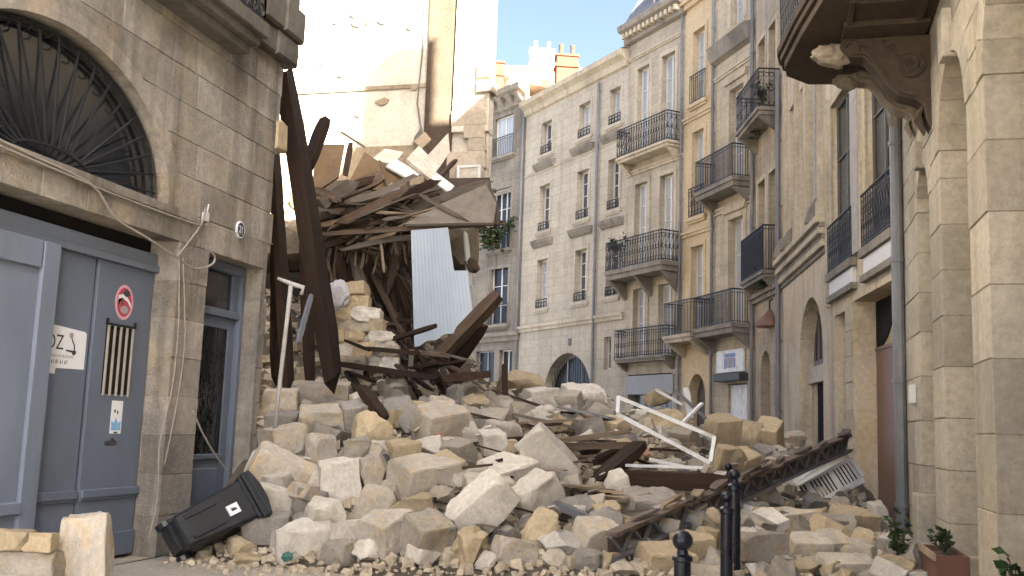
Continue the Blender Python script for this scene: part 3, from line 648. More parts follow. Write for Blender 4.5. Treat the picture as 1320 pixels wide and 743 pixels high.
for nm, z0_, z1_, p_, mt_ in (('cornice', 6.30, 6.46, .26, 'trim'), ('cornice_shadow', 6.20, 6.299, .17, 'trim_dark'), ('cornice_mould', 6.06, 6.199, .20, 'trim'), ('cornice_mould', 5.94, 6.059, .11, 'trim_dark'), ('cornice_mould', 5.78, 5.939, .13, 'trim'), ('cornice_mould', 5.66, 5.779, .05, 'trim_dark')): MB().box(5.75, 11.9, -.02, p_, z0_, z1_).build(nm, mt_, B, bevel=.015)
for s_ in (6.75, 10.3, 11.5): MB().prism([(0, 6.47), (.3, 6.47), (.24, 6.75), (.12, 7.0), (0, 7.1)], s_-.13, s_+.13, mat=rot).build('corbel', 'trim_dark', B, bevel=.02)
pm = 0
for s in (6.25, 7.92, 9.2, 10.95): MB().box(s-.14, s+.14, -.02, .1, 6.5, 12.5).box(s-.18, s+.18, -.02, .13, 6.5, 6.9).build('pilaster', 'trim', B, bevel=.01)
for a, b in ((7.05, 7.75), (8.2, 9.0), (9.5, 10.6)): window(B, a, b, 6.9, 10.4, .16, 3, gm='glass_dark'); MB().box(a-.26, a-.03, .012, .05, 6.95, 10.3).build('shutter', 'shutter_open', B)
for a, b in ((.35, 2.15), (3.2, 5.15)): window(B, a, b, 10, 12.6, .28, 3)
pipe(B, -.28, .2, 6.6, .14, .095); pipe(B, 11.85, 0, 12, .12, .07, 'pipe_grey')
MB().lathe([(.1, 0), (.16, .35), (.17, .5)], 8, (-.28, .14, 6.6)).build('hopper', 'trim_dark', B)
# C
Cb = house('town_house', 'narrow grey stone house with leafy iron balconies and an arched doorway', (.2378, 28.79), 15, 3.09, 16.5, 'wall_c', [(1.2, 2.3, 0, 3.5, .6), (.35, .75, 1.5, 4.0, 0), (.5, 1.3, 6.3, 9.3, 0), (1.7, 2.6, 6.3, 9.3, 0), (.5, 1.3, 11, 13.8, 0), (1.7, 2.6, 11, 13.8, 0)])
for a, b in ((.5, 1.3), (1.7, 2.6)):
    for z, h in ((6.3, 3), (11, 2.8)): window(Cb, a, b, z, z+h, .2, 3); surround(Cb, a, b, z, z+h, 'trim', sill=0)
balcony(Cb, .15, 2.95, 11.0, .65, .22, 1.15, 'trim_dark', style=1); balcony(Cb, .2, 2.9, 6.25, .5, .2, 1.3, 'trim_dark', style=0, sp=.07)
window(Cb, 1.25, 2.25, .1, 3.5, .3, 3, fm='trim', gm='glass', rise=.55, name='door'); window(Cb, .35, .75, 1.5, 4.0, .2, 3)
band(Cb, 0, 3.09, 5.6, .25, .2, 'trim_dark')
pipe(Cb, 3.02, 0, 16, .1, .06)
# D
Db = house('town_house', 'cream stone house with two deep iron balconies above a white shop sign', (-.5632, 31.78), 30, 2.8, 18, 'wall_d', [(.65, 1.65, 9.72, 13.0, 0), (.68, 1.66, 5.1, 8.6, 0), (.43, 1.7, 0, 3.24, 0), (.7, 1.6, 15.2, 17.2, 0)])
for a, b, z0, z1 in ((.65, 1.65, 9.72, 13.0), (.68, 1.66, 5.1, 8.6), (.7, 1.6, 15.2, 17.2)): window(Db, a, b, z0, z1, .22, 3, gm='curtain_glass'); surround(Db, a, b, z0, z1, 'trim', w=.2, sill=0, hood=z1 < 14)
for z in (9.68, 5.05): balcony(Db, .05, 2.75, z, .75, .3, 1.05, 'trim_dark', style=0, sp=.085)
MB().prism([(-.02, 14.2), (.2, 14.3), (.3, 14.6), (.35, 14.8), (-.02, 14.9)], .05, 2.75, mat=rot).build('cornice', 'trim_dark', Db)
band(Db, 0, 2.8, 8.9, .2, .12); band(Db, 0, 2.8, 13.6, .15, .1)
shp = MB()
for i in range(7): a = .46+i*.178; shp.box(a, a+.16, -.14, -.10, .05, 3.2)
ds = shp.build('shop_shutter', 'white_metal', Db); MB().box(.44, 1.69, -.2, -.141, .05, 3.2).build('shutter_backing', 'white_frame', ds)
MB().box(.35, 2.1, .0, .32, 3.3, 3.55).build('awning_box', 'iron_grey', Db, bevel=.02)
sg = MB().box(.5, 2.3, .02, .1, 3.6, 4.32).build('shop_sign', 'white_metal', Db, bevel=.01)
MB().box(1.0, 1.75, .1, .104, 4.08, 4.2).box(1.62, 1.76, .1, .104, 3.72, 4.06).box(1.3, 1.42, .1, .104, 3.74, 4.0).box(1.0, 1.1, .1, .104, 3.74, 4.04).build('sign_print', 'sign_blue', sg)
MB().box(1.1, 1.62, .1, .1035, 3.74, 4.07).build('sign_ground', 'ink_soft', sg)
pipe(Db, 2.74, 0, 18, .09, .055)
# E
Eb = house('town_house', 'narrow yellow-ochre rendered house with black window rails', (-1.9615, 34.2025), 35, 2.035, 18.6, 'wall_e', [(.6, 1.4, 13.3, 16.0, 0), (.62, 1.4, 9.15, 12.25, 0), (.6, 1.4, 5.0, 8.1, 0), (.42, 1.55, 0, 2.8, .85)])
for a, b, z0, z1, gh in ((.6, 1.4, 13.3, 16, 1), (.62, 1.4, 9.15, 12.25, 2), (.6, 1.4, 5.0, 8.1, 0)):
    window(Eb, a, b, z0, z1, .2, 3, gm='curtain_glass'); surround(Eb, a, b, z0, z1, 'wall_e', w=.15, sill=.14 if gh else 0)
    if gh: guard(Eb, a-.12, b+.12, z0, z0+1.05, .08, style=gh-1 if gh == 1 else 2, sp=.12 if gh == 1 else .2)
band(Eb, 0, 2.035, 12.7, .2, .1, 'wall_e'); band(Eb, 0, 2.035, 8.5, .2, .1, 'wall_e'); band(Eb, 0, 2.035, 17, .35, .25, 'wall_e')
balcony(Eb, .1, 1.98, 4.95, .8, .25, 1.15, 'trim', 'iron_grey', style=0, sp=.1)
window(Eb, .45, 1.52, .1, 2.8, .35, 2, fm='shutter_dark', gm='shutter_dark', rise=.8, name='door')
# F
fo = [(a, b, z0, z1, 0) for a, b in ((.55, 1.4), (2.2, 3.02)) for z0, z1 in ((12.2, 15.75), (7.7, 11.1), (4.4, 7.0))]+[(.5, 3.3, 0, 3.75, 0)]
Fb = house('town_house', 'tall stone house with stacked black iron balconies and a dentilled cornice', (-3.1287, 35.8695), 42, 3.655, 17.3, 'wall_f', fo)
for a, b, z0, z1, _ in fo[:-1]: window(Fb, a, b, z0, z1, .2, 4, fw=.085, gm='curtain_glass'); surround(Fb, a, b, z0, z1, 'trim', w=.16, sill=0)
balcony(Fb, .15, 3.5, 12.15, .65, .22, 1.1, 'trim', style=2, sp=.16); balcony(Fb, .05, 3.75, 7.68, .9, .35, 1.1, 'trim_dark', style=2, sp=.16, bh=.7, brackets=3); balcony(Fb, .3, 3.6, 4.36, .5, .18, 1.05, 'trim_dark', style=1, sp=.14, bh=.3)
cmb = MB().prism([(-.02, 16.9), (.2, 16.95), (.22, 17.3), (.5, 17.42), (.56, 17.62), (-.02, 17.7)], -.1, 3.75, mat=rot); cmb.build('cornice', 'trim_dark', Fb)
for i in range(13): MB().box(.05+i*.285, .18+i*.285, .205, .44, 17.1, 17.3).build('dentil', 'trim', Fb)
band(Fb, 0, 3.655, 11.5, .18, .1); band(Fb, 0, 3.655, 16.2, .14, .08)
rr_ = MB().prism([(.3, 17.7), (-.9, 19.9), (-8, 20.2), (-8, 17.7)], 0, 3.65, mat=rot).build('roof', 'slate', Fb)
MB().box(.9, 1.9, -.9, .1, 17.7, 19.3).box(.8, 2.0, -.95, .18, 19.3, 19.45).build('dormer', 'trim', rr_); MB().box(1.05, 1.75, .1, .12, 17.95, 19.15).build('dormer_pane', 'glass', rr_)
shf = window(Fb, .5, 3.3, .6, 3.7, .25, 1, fm='grey_frame', gm='glass', cols=4, name='shop_window', fw=.1); MB().box(.5, 3.3, -.4, -.2, 0, .6).build('stall_riser', 'grey_frame', Fb)
MB().box(.4, 3.4, 0, .06, 3.0, 3.7).build('shop_fascia', 'grey_frame', Fb)
pipe(Fb, .06, 0, 17, .09, .05)
# G
gcols = ((2.75, 3.65), (5.92, 6.85), (.5, 1.3)); grows = ((13.95, 15.45), (10.4, 12.5), (6.9, 9.1))
go_ = [(a, b, z0, z1, 0) for a, b in gcols for z0, z1 in grows]+[(2.2, 6.0, 0, 2.9, 1.9), (.85, 1.35, 4.0, 5.3, 0)]
Gb = house('town_house', 'broad pale limestone house with plain windows and a wide arched gateway', (-5.5747, 38.586), 43, 8.32, 16.3, 'wall_g', go_, depth=7)
for a, b, z0, z1, _ in go_[:-2]:
    window(Gb, a, b, z0, z1, .26, 4 if z0 < 13 else 2, fw=.085, gm='curtain_glass' if (a+z0*3) % 2 < 1 else 'glass'); surround(Gb, a, b, z0, z1, 'wall_g', w=.13, p=.025, sill=.09)
    guard(Gb, a-.02, b+.02, z0, z0+.38, .03, style=1, sp=.2)
    if z0 > 10: MB().prism([(-.02, z0-.75), (.1, z0-.7), (.22, z0-.55), (.26, z0-.42), (-.02, z0-.4)], a-.35, b+.35, mat=rot).build('ledge', 'trim_dark', Gb)
window(Gb, 2.2, 6.0, .0, 2.9, .4, 2, fm='grey_frame', gm='glass_dark', rise=1.85, name='gateway', cols=3, fw=.12)
mbg = MB()
for i in range(20): mbg.box(2.4+i*.18, 2.425+i*.18, -.39, -.365, .1, 3.0+1.7*math.sqrt(max(0, 1-((2.41+i*.18-4.1)/1.9)**2)))
mbg.build('gateway_bars', 'iron', Gb)
window(Gb, .85, 1.35, 4.0, 5.3, .2, 2)
MB().box(3.8, 4.0, 0, .04, 5.1, 5.4).build('vent', 'shutter_dark', Gb)
band(Gb, 0, 8.32, 5.92, .28, .14); band(Gb, 0, 8.32, 13.15, .12, .05, 'wall_g')
MB().prism([(-.02, 16.1), (.12, 16.15), (.18, 16.4), (.42, 16.55), (.46, 16.75), (-.02, 16.85)], 0, 8.32, mat=rot).build('cornice', 'trim', Gb)
grf = MB().prism([(.3, 16.86), (-3.4, 18.0), (-7, 16.9), (-7, 16.86)], 0, 8.3, mat=rot).build('roof', 'tile', Gb)
pipe(Gb, 2.02, 0, 16.0, .1, .06)
# H
Hb = house('town_house', 'dark sooty stone house with a tall blue-curtained top window', (-11.2461, 44.6678), 51.7, 6.5, 17.2, 'wall_h', [(1.05, 2.5, 14.6, 16.6, 0), (1.0, 2.45, 10.0, 13.0, 0), (1.0, 2.4, 6.4, 9.2, 0), (.5, 1.5, 2.2, 5.2, 0), (1.9, 3.4, .2, 5.2, 0)])
window(Hb, 1.05, 2.5, 14.6, 16.6, .12, 2, gm='curtain_glass'); window(Hb, 1.0, 2.45, 10, 13, .15, 3, fm='white_frame', cols=3, gm='glass_dark'); window(Hb, 1.0, 2.4, 6.4, 9.2, .15, 3, gm='glass_dark')
window(Hb, .5, 1.5, 2.2, 5.2, .2, 2, gm='glass_dark'); window(Hb, 1.9, 3.4, .2, 5.2, .2, 2, fm='grey_frame', gm='glass_dark')
for z in (14.6, 10, 6.4): guard(Hb, .9, 2.6, z, z+.95, .1, style=0, sp=.14); surround(Hb, 1.0, 2.5, z, z+2.7 if z < 14 else 16.6, 'trim_dark', w=.14, sill=.22)
band(Hb, 0, 6.5, 5.6, .4, .25, 'trim_dark')
hc = MB().prism([(-.02, 16.8), (.15, 16.9), (.2, 17.3), (.6, 17.5), (.66, 17.75), (-.02, 17.85)], -.1, 6.5, mat=rot).build('cornice', 'trim_dark', Hb)
for i in range(9): MB().prism([(.15, 16.95), (.5, 17.3), (.5, 17.42), (.15, 17.42)], .15+i*.7, .45+i*.7, mat=rot).build('modillion', 'trim_dark', hc)
hr = MB().prism([(.4, 17.86), (-4, 19.0), (-8, 18), (-8, 17.86)], 0, 6.5, mat=rot).build('roof', 'tile', Hb)
pipe(Hb, .12, 0, 17, .1, .05)
# chimneys and the sunlit buildings behind
def chimney(label, px, d, zb, zt, w, mat, pots=2):
    p = at(px, 90, d); t = thing('chimney_stack', label, 'chimney', (p.x, p.y, zb), R(20))
    MB().box(-w/2, w/2, -.35, .35, 0, zt-zb).build('shaft', mat, t); MB().box(-w/2-.06, w/2+.06, -.41, .41, (zt-zb)*.82, (zt-zb)*.87).box(-w/2-.05, w/2+.05, -.40, .40, zt-zb, zt-zb+.1).build('cap', mat, t)
    for i in range(pots): MB().lathe([(.13, 0), (.1, .3), (.12, .55)], 8, ((i-(pots-1)/2)*w*.55, 0, zt-zb+.1)).build('pot', 'brick' if mat == 'brick' else 'far_white', t)
chimney('short orange brick chimney behind the dark cornice', 640, 52.5, 16.5, at(640, 84, 52.5).z, .72, 'brick', 0)
chimney('orange brick chimney with pots on the low white wall', 730, 47.5, 16.0, at(730, 75, 47.5).z, 1.0, 'brick', 2)
chimney('pale rendered chimney on the far sunlit building', 698, 63, 19.0, at(698, 66, 63).z, 1.5, 'far_white', 2)
FBZ = at(680, 90, 62).z
p = at(680, 100, 62); fb = thing('far_building', 'far sunlit white building rising over the rooftops', 'building', (p.x, p.y, 0), R(195))
wall_obj('wall', 'far_white', fb, -6, 7, 0, FBZ, 0, -.4, [(-4, -3, 17.5, 19, 0), (-1, 0, 17.5, 19, 0), (2, 3, 17.5, 19, 0)]); MB().box(-6, 7, -8, -.42, 0, FBZ-.1).build('rear_wall', 'far_white', fb); MB().box(-6.2, 7.2, -8, .25, FBZ, FBZ+.15).build('eave', 'tile', fb)
for a in (-4, -1, 2): window(fb, a, a+1, 17.5, 19, .2, 2)
LWZ = at(705, 102, 57).z
p = at(705, 130, 57); lw = thing('roof_extension', 'low sunlit white roof extension behind the limestone house cornice', 'building', (p.x, p.y, 0), R(205))
MB().box(-2.6, 2.2, -3, 0, 14, LWZ).build('wall', 'far_white', lw); MB().box(-2.8, 2.4, -3.1, .2, LWZ, LWZ+.12).build('coping', 'tile', lw)
for i in range(3): MB().box(-1.8+i*1.3, -1.2+i*1.3, 0, .02, LWZ-1.2, LWZ-.3).build('window', 'curtain_glass', lw)

# ------------------------------------------------------------------ house beyond the gap: its bared party wall
pw = thing('party_wall_house', 'house bared by the collapse, its tall white plastered party wall in sun', 'building', (-6.6, 22.5, 0), R(180))
rg = random.Random(11)
wall_obj('wall', 'plaster_white', pw, .5, 9.5, 5.3, 7.2, 0, -.35, []); wall_obj('upper_wall', 'plaster_white', pw, 0, 9.5, 7.2, 15.5, 0, -.35, [])
MB().box(.62, 9.5, -.34, .004, 0, 5.299).build('lower_wall', 'wall_h', pw)  # darker stone stands in for shade in the hollow below the floor
MB().hprism([(.64, -.355), (9.5, -.355), (9.5, -9), (8.9, -9)], 0, 15.4).build('rear_wall', 'plaster_beige', pw)
MB().box(.9, 1.62, .0, .07, 7.4, 15.5).build('flue', 'flue_darkened', pw, bevel=.01)
MB().box(-.02, .895, -.3, .12, 8.6, 15.5).build('white_pier', 'plaster_white', pw, bevel=.01)
MB().box(1.62, 9.4, 0, .035, 9.80, 9.90).build('floor_line', 'plaster_beige', pw)
MB().box(1.62, 9.4, -.01, .022, 5.3, 8.35).build('lower_wall_shade', 'plaster_beige', pw)  # beige panel paints the shadowed lower part of the party wall
MB().tube([(1.78, .03, 15), (1.75, .03, 11), (1.83, .03, 9.4), (1.66, .05, 8.6)], .022, 5).build('crack_cable', 'shutter_dark', pw)
MB().prism([(1.52, 8.15), (1.80, 8.1), (1.85, 8.5), (1.68, 8.75)], .06, .12).build('hole_edge', 'shutter_dark', pw)
zz = 6.3
while zz < 9.4:
    h = rg.uniform(.3, .42); w = rg.uniform(.45, 1.0)
    block_piece([(.06-rg.uniform(0, .1), zz), (w, zz), (w, zz+h-.003), (.05, zz+h-.003)], .126+rg.uniform(0, .006), .4, 'pier_stone', pw, .006); zz += h
for a, z, w, h in ((-.12, 9.55, .42, .3), (-.05, 9.9, .35, .33)): block_piece([(a, z), (a+w, z), (a+w, z+h), (a, z+h)], .2, .4, 'pier_stone', pw, .02)
dfr = MB().box(.10, .16, .15, .22, 6.35, 7.75).box(.62, .68, .15, .22, 6.35, 7.75).box(.16, .62, .15, .22, 7.69, 7.75).build('door_frame', 'white_frame', pw); MB().box(.16, .62, .15, .2, 6.35, 7.69).build('door_panel', 'plaster_white', dfr)
for i in range(26):                                      # plaster scars
    u, z = rg.uniform(1.9, 6.5), rg.uniform(8.6, 13); a = rg.uniform(.05, .2)
    MB().prism([(u+a*rg.uniform(.5, 1.2)*math.cos(t*.9), z+a*rg.uniform(.4, .8)*math.sin(t*.9)) for t in range(7)], .0, .036).build('plaster_scar', 'plaster_beige', pw)

# ------------------------------------------------------------------ rubble mound
XK = [-13, -7.0, -5.6, -4, -2.5, -1, .3, 1.2, 2.0]
PROF = {                                                 # ground profile of the heap at each x: (y, height)
 -13: [(9, 1), (12.8, 1.5), (15, 2.2), (17, 3.0), (20, 5.0), (24, 5), (30, 0)],
 -7.0: [(10.6, 0), (11.4, .35), (12.4, 1.15), (13.4, 1.75), (15, 2.1), (17.5, 2.5), (18.4, 2.9), (20.5, 3.6), (22.4, 3.6), (24, 1.8), (30, 0)],
 -5.6: [(10.4, 0), (11.3, .5), (12.2, 1.05), (13.5, 1.55), (15, 1.85), (17.5, 2.15), (20.5, 2.45), (24, 1.7), (30, 0)],
 -4: [(10.2, 0), (11, .4), (12, .85), (13.3, 1.3), (15, 1.65), (17.5, 2.0), (20.5, 2.35), (24, 1.7), (30, 0)],
 -2.5: [(10.3, 0), (11, .3), (12, .65), (13.3, 1.05), (15, 1.4), (17.5, 1.75), (20.5, 2.0), (24, 1.5), (30, 0)],
 -1: [(10.6, 0), (11.4, .22), (12.5, .45), (14, .75), (16, 1.1), (18.5, 1.5), (20.5, 1.75), (24, 1.3), (30, 0)],
 .3: [(11.2, 0), (12, .2), (13.3, .36), (15, .52), (17, .8), (19, 1.3), (21, 1.55), (24, 1.2), (30, 0)],
 1.2: [(11.6, 0), (12.3, .17), (13.5, .3), (15, .36), (17, .5), (19, .95), (21, 1.3), (24, 1.0), (30, 0)],
 2.0: [(12.2, 0), (13, .15), (14, .25), (16, .3), (18, .45), (20, .7), (22, .95), (25, .8), (30, 0)]}
def prof(k, y):
    p = PROF[k]
    if y <= p[0][0]: return -.08 if k > -13 else p[0][1]
    for (a, za), (b, zb) in zip(p, p[1:]):
        if y <= b: return za+(zb-za)*(y-a)/(b-a)
    return -.08
def HF(x, y):
    x = max(XK[0], min(XK[-1], x))
    for a, b in zip(XK, XK[1:]):
        if x <= b:
            t = (x-a)/(b-a); return prof(a, y)*(1-t)+prof(b, y)*t
def HM(x, y):
    h = HF(x, y)
    return h+(.10*noise.noise(Vector((x*1.1, y*1.1, 0)))+.07*noise.noise(Vector((x*3, y*3, 4))))*min(1, max(0, h+.05)*2.2) - .12*min(1, max(0, h)*2)
def on_heap(px, py):
    d = 9.0; r_ = ray(px, py)
    while d < 34:
        p = CAM+r_*d
        if p.z <= HF(p.x, p.y): return p, d
        d += .04
    return CAM+r_*21, 21
mb = MB(); nx, ny = 120, 165; x0, x1, y0, y1 = -13, 1.98, 9.6, 30.5
for j in range(ny+1):
    for i in range(nx+1):
        x, y = x0+(x1-x0)*i/nx, y0+(y1-y0)*j/ny; mb.v.append((x, y, HM(x, y)))
for j in range(ny):
    for i in range(nx):
        q = (j*(nx+1)+i, j*(nx+1)+i+1, (j+1)*(nx+1)+i+1, (j+1)*(nx+1)+i)
        cx, cy = mb.v[q[0]][0], mb.v[q[0]][1]
        if (cx < -6.9 and cy < 12.6) or max(mb.v[k][2] for k in q) < -.05 or (cx < -6.3 and cy > 22.4): continue
        if cy > 17 and cx > 2.0-(cy-17)*.1494-.02: continue
        mb.f.append(q)
me = bpy.data.meshes.new('rubble_mound'); me.from_pydata(mb.v, [], mb.f)
for p in me.polygons: p.use_smooth = True
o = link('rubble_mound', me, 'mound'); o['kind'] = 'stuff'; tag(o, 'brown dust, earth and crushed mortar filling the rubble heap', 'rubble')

# stones ------------------------------------------------------------
def stone_mesh(seed, dims, cuts, chip, rough=.02, bev=.03):
    rn = random.Random(seed); bm = bmesh.new(); bmesh.ops.create_cube(bm, size=1)
    for v in bm.verts: v.co = Vector((v.co.x*dims[0], v.co.y*dims[1], v.co.z*dims[2])) + Vector([rn.uniform(-.05, .05) for _ in range(3)])
    for i in range(cuts):
        n = Vector((rn.uniform(-1, 1), rn.uniform(-1, 1), rn.uniform(-1, 1)))
        if i % 2 == 0: n = Vector([rn.choice((-1, 1))*rn.uniform(.4, 1) for _ in range(3)])
        n.normalize(); sup = max((v.co.dot(n) for v in bm.verts)); co = n*(sup-chip*rn.uniform(.25, 1))
        bmesh.ops.bisect_plane(bm, geom=bm.verts[:]+bm.edges[:]+bm.faces[:], plane_co=co, plane_no=n, clear_outer=True)
        be = [e for e in bm.edges if e.is_boundary]
        if be: bmesh.ops.holes_fill(bm, edges=be)
    bmesh.ops.remove_doubles(bm, verts=bm.verts[:], dist=.01)
    bmesh.ops.bevel(bm, geom=bm.edges[:], offset=bev, segments=2, affect='EDGES', clamp_overlap=True)
    bmesh.ops.triangulate(bm, faces=bm.faces[:])
    for it in range(3):
        es = [e for e in bm.edges if e.calc_length() > (.3, .2, .15)[it]]
        if es: bmesh.ops.subdivide_edges(bm, edges=es, cuts=1); bmesh.ops.triangulate(bm, faces=bm.faces[:])
    bm.normal_update(); off = Vector((seed*3.1, seed*1.7, 0))
    for v in bm.verts:
        d = noise.fractal(v.co*2.6+off, 1, 2, 4)*rough*1.7 + noise.noise(v.co*9+off)*rough*.5
        v.co += v.normal*d
    bmesh.ops.recalc_face_normals(bm, faces=bm.faces[:])
    me = bpy.data.meshes.new('stone'); bm.to_mesh(me); bm.free()
    for p in me.polygons: p.use_smooth = True
    try: me.set_sharp_from_angle(angle=R(38))
    except Exception: pass
    return me
PROTO = {'sq': [stone_mesh(s, (1.05, .8, .72), 5, .17, .024, .018) for s in range(1, 9)],
         'ch': [stone_mesh(s, (1, .85, .8), 9, .32, .04, .022) for s in range(11, 22)],
         'sl': [stone_mesh(s, (1.2, .85, .42), 5, .15, .025, .018) for s in range(21, 26)],
         'lg': [stone_mesh(s, (1.55, .72, .62), 5, .17, .024, .018) for s in range(31, 36)],
         'we': [stone_mesh(s, (1.1, .8, .8), 6, .48, .03, .018) for s in range(41, 47)]}
MATN = {'b': 'rubble', 'p': 'rubble_pale', 'y': 'rubble_yellow', 'g': 'rubble_grey'}
MESHES = {}
def stone_data(kind, i, mat):
    k = (kind, i % len(PROTO[kind]), mat)
    if k not in MESHES:
        m2 = PROTO[kind][k[1]].copy(); m2.materials.append(M[mat]); MESHES[k] = m2
    return MESHES[k]
LBL = {('b', 'sq'): 'squared buff limestone block tumbled in the rubble heap', ('b', 'ch'): 'rough-broken buff limestone lump in the rubble heap', ('b', 'sl'): 'flat buff limestone slab in the rubble heap', ('b', 'lg'): 'long buff limestone block in the rubble heap', ('b', 'we'): 'wedge-shaped buff limestone block in the rubble heap',
 ('p', 'sq'): 'squared whitish limestone block in the rubble heap', ('p', 'ch'): 'rough whitish limestone lump in the rubble heap', ('p', 'sl'): 'flat whitish limestone slab in the rubble heap', ('p', 'lg'): 'long whitish limestone block in the rubble heap', ('p', 'we'): 'wedge-shaped whitish stone in the rubble heap',
 ('y', 'sq'): 'squared yellow limestone block in the rubble heap', ('y', 'ch'): 'rough yellow limestone lump in the rubble heap', ('y', 'sl'): 'flat yellow limestone slab in the rubble heap', ('y', 'lg'): 'long yellow limestone block in the rubble heap', ('y', 'we'): 'wedge-shaped yellow stone in the rubble heap',
 ('g', 'sq'): 'squared grey stone block in the rubble heap', ('g', 'ch'): 'rough grey stone lump in the rubble heap', ('g', 'sl'): 'flat grey stone slab in the rubble heap', ('g', 'lg'): 'long grey stone block in the rubble heap', ('g', 'we'): 'wedge-shaped grey stone in the rubble heap'}
SR = random.Random(5); NST = [0]; PLACED = []
def put_stone(p, size, kind, mat, rot, label=None, group=None, scale=(1, 1, 1)):
    o = bpy.data.objects.new('rubble_stone', stone_data(kind, SR.randrange(99), MATN[mat])); COL.objects.link(o)
    o.location = p; o.scale = [size*s for s in scale]; o.rotation_euler = rot; NST[0] += 1
    g = group
    if not label:
        dm = max(o.dimensions); x, y = p[0], p[1]
        sz = 'small' if dm < .36 else 'large' if dm > .7 else 'middling'
        if x > .2: reg = 'on the low rubble before the brown shop board' if y > 15 else 'on the paving by the arcade piers'
        elif x > -1.6: reg = 'on the crest behind the white window frame' if y > 16 else 'under the fallen girder' if y > 12.6 else 'at the heap foot beside the black posts'
        elif x > -3.9: reg = 'on the heap crest before the arched gateway' if y > 15.6 else 'round the plank pile' if y > 13 else 'on the slope below the plank pile' if y > 11.6 else 'at the foot of the heap below the planks'
        elif x > -5.4: reg = 'on the heap crest under the leaning beam' if y > 15.6 else 'in mid-heap under the moulded cornice' if y > 13 else 'on the slope left of the planks' if y > 11.6 else 'at the foot of the heap left of the planks'
        else: reg = 'below the wall stump' if y > 14 else 'stacked at the broken house corner' if y > 12.2 else 'beside the fallen bin'
        label = sz+' '+LBL[(mat, kind)].split(' tumbled')[0].split(' in the')[0]+' '+reg; g = 'rubble: '+label
    tag(o, label, 'stone', g); return o
def px_stone(px, py, w, h, kind='sq', mat='b', rz=None, tilt=None, label=None, lift=.0):
    p, d = on_heap(px, py+h*.25); sx = 1.02*w*d/FPX; sz = 1.02*h*d/FPX
    base = {'sq': (1.05, .8, .72), 'ch': (1, .85, .8), 'sl': (1.2, .85, .42), 'lg': (1.55, .72, .62), 'we': (1.1, .8, .8)}[kind]
    k = sx/base[0]*1.0; kz = min(sz/base[2], k*1.5); dep = (k+kz)/2
    q = CAM+ray(px, py)*(d+.05*sx); q.z += lift
    rz = SR.choice((-1, 1))*SR.uniform(.25, .9) if rz is None else rz*1.25; tl = tilt if tilt is not None else SR.uniform(-.18, .18)
    q.z += .26*sx*abs(math.sin(tl))*(abs(tl) > .35)
    rot = (Matrix.Rotation(R(14.65)+rz, 3, 'Z') @ Matrix.Rotation(-tl, 3, 'Y') @ Matrix.Rotation(SR.uniform(.02, .42), 3, 'X')).to_euler()
    PLACED.append((q.x, q.y, max(sx, sz)*.5))
    return put_stone(q, 1, kind, mat, rot, label, scale=(k, dep, kz))
ZA = lambda l: [(300+a/2.653, 463+b/2.653, c/2.653, d/2.653, *r) for a, b, c, d, *r in l]
ZB = lambda l: [(580+a/2.653, 463+b/2.653, c/2.653, d/2.653, *r) for a, b, c, d, *r in l]
ZC = lambda l: [(860+a/3.096, 503+b/3.096, c/3.096, d/3.096, *r) for a, b, c, d, *r in l]
LST = ZA([(168, 140, 110, 90, 'sq', 'b', .1, 0), (300, 115, 190, 75, 'lg', 'b', .05, 0, 'long squared block capping the stacked stones by the white downpipe'), (310, 205, 150, 100, 'sq', 'b', .2, 0.02), (170, 215, 100, 60, 'sq', 'g', 0, 0),
 (180, 305, 140, 140, 'sq', 'b', .5, .1), (290, 310, 85, 100, 'ch', 'b'), (165, 405, 210, 120, 'lg', 'b', .3, -.42), (130, 500, 185, 125, 'sq', 'p', .5, -.25), (115, 578, 150, 90, 'sq', 'g', .1, .02), (260, 485, 110, 85, 'sq', 'g', .4, -.2),
 (365, 415, 130, 150, 'sq', 'p', .2, .1), (400, 320, 120, 100, 'ch', 'b'), (480, 258, 140, 140, 'ch', 'y'), (420, 200, 95, 140, 'sq', 'g', .3, .2), (590, 190, 140, 110, 'we', 'g'), (705, 235, 160, 140, 'sq', 'b', .5, .2),
 (600, 105, 200, 60, 'lg', 'b', .1, .03, 'moulded cornice length lying on the heap below the metal sheet'), (790, 255, 110, 70, 'we', 'p'), (585, 335, 100, 110, 'sq', 'y', .3, .05), (690, 322, 105, 90, 'ch', 'p'), (660, 410, 200, 125, 'sq', 'b', .5, .1),
 (480, 395, 90, 140, 'ch', 'b', .2, .4), (335, 545, 150, 140, 'we', 'p', .5, .2), (240, 620, 190, 115, 'lg', 'p', .3, .1), (390, 590, 120, 85, 'sl', 'p', .3, .1), (470, 520, 145, 130, 'ch', 'b', .3, .2), (530, 600, 140, 135, 'sq', 'b', .7, .3),
 (660, 615, 140, 150, 'sq', 'b', .5, .1), (600, 515, 150, 100, 'ch', 'y'), (360, 668, 120, 75, 'ch', 'b'), (440, 660, 95, 65, 'ch', 'p'), (650, 668, 90, 55, 'sl', 'p'), (830, 640, 95, 120, 'ch', 'y'), (712, 472, 95, 75, 'ch', 'b'),
 (300, 420, 90, 90, 'ch', 'b'), (540, 460, 80, 80, 'ch', 'b'), (60, 690, 90, 60, 'ch', 'y'), (180, 670, 80, 60, 'ch', 'b'), (30, 640, 90, 60, 'ch', 'y'), (20, 575, 90, 70, 'sq', 'g'), (610, 420, 80, 90, 'ch', 'g'), (250, 560, 80, 60, 'ch', 'g')])
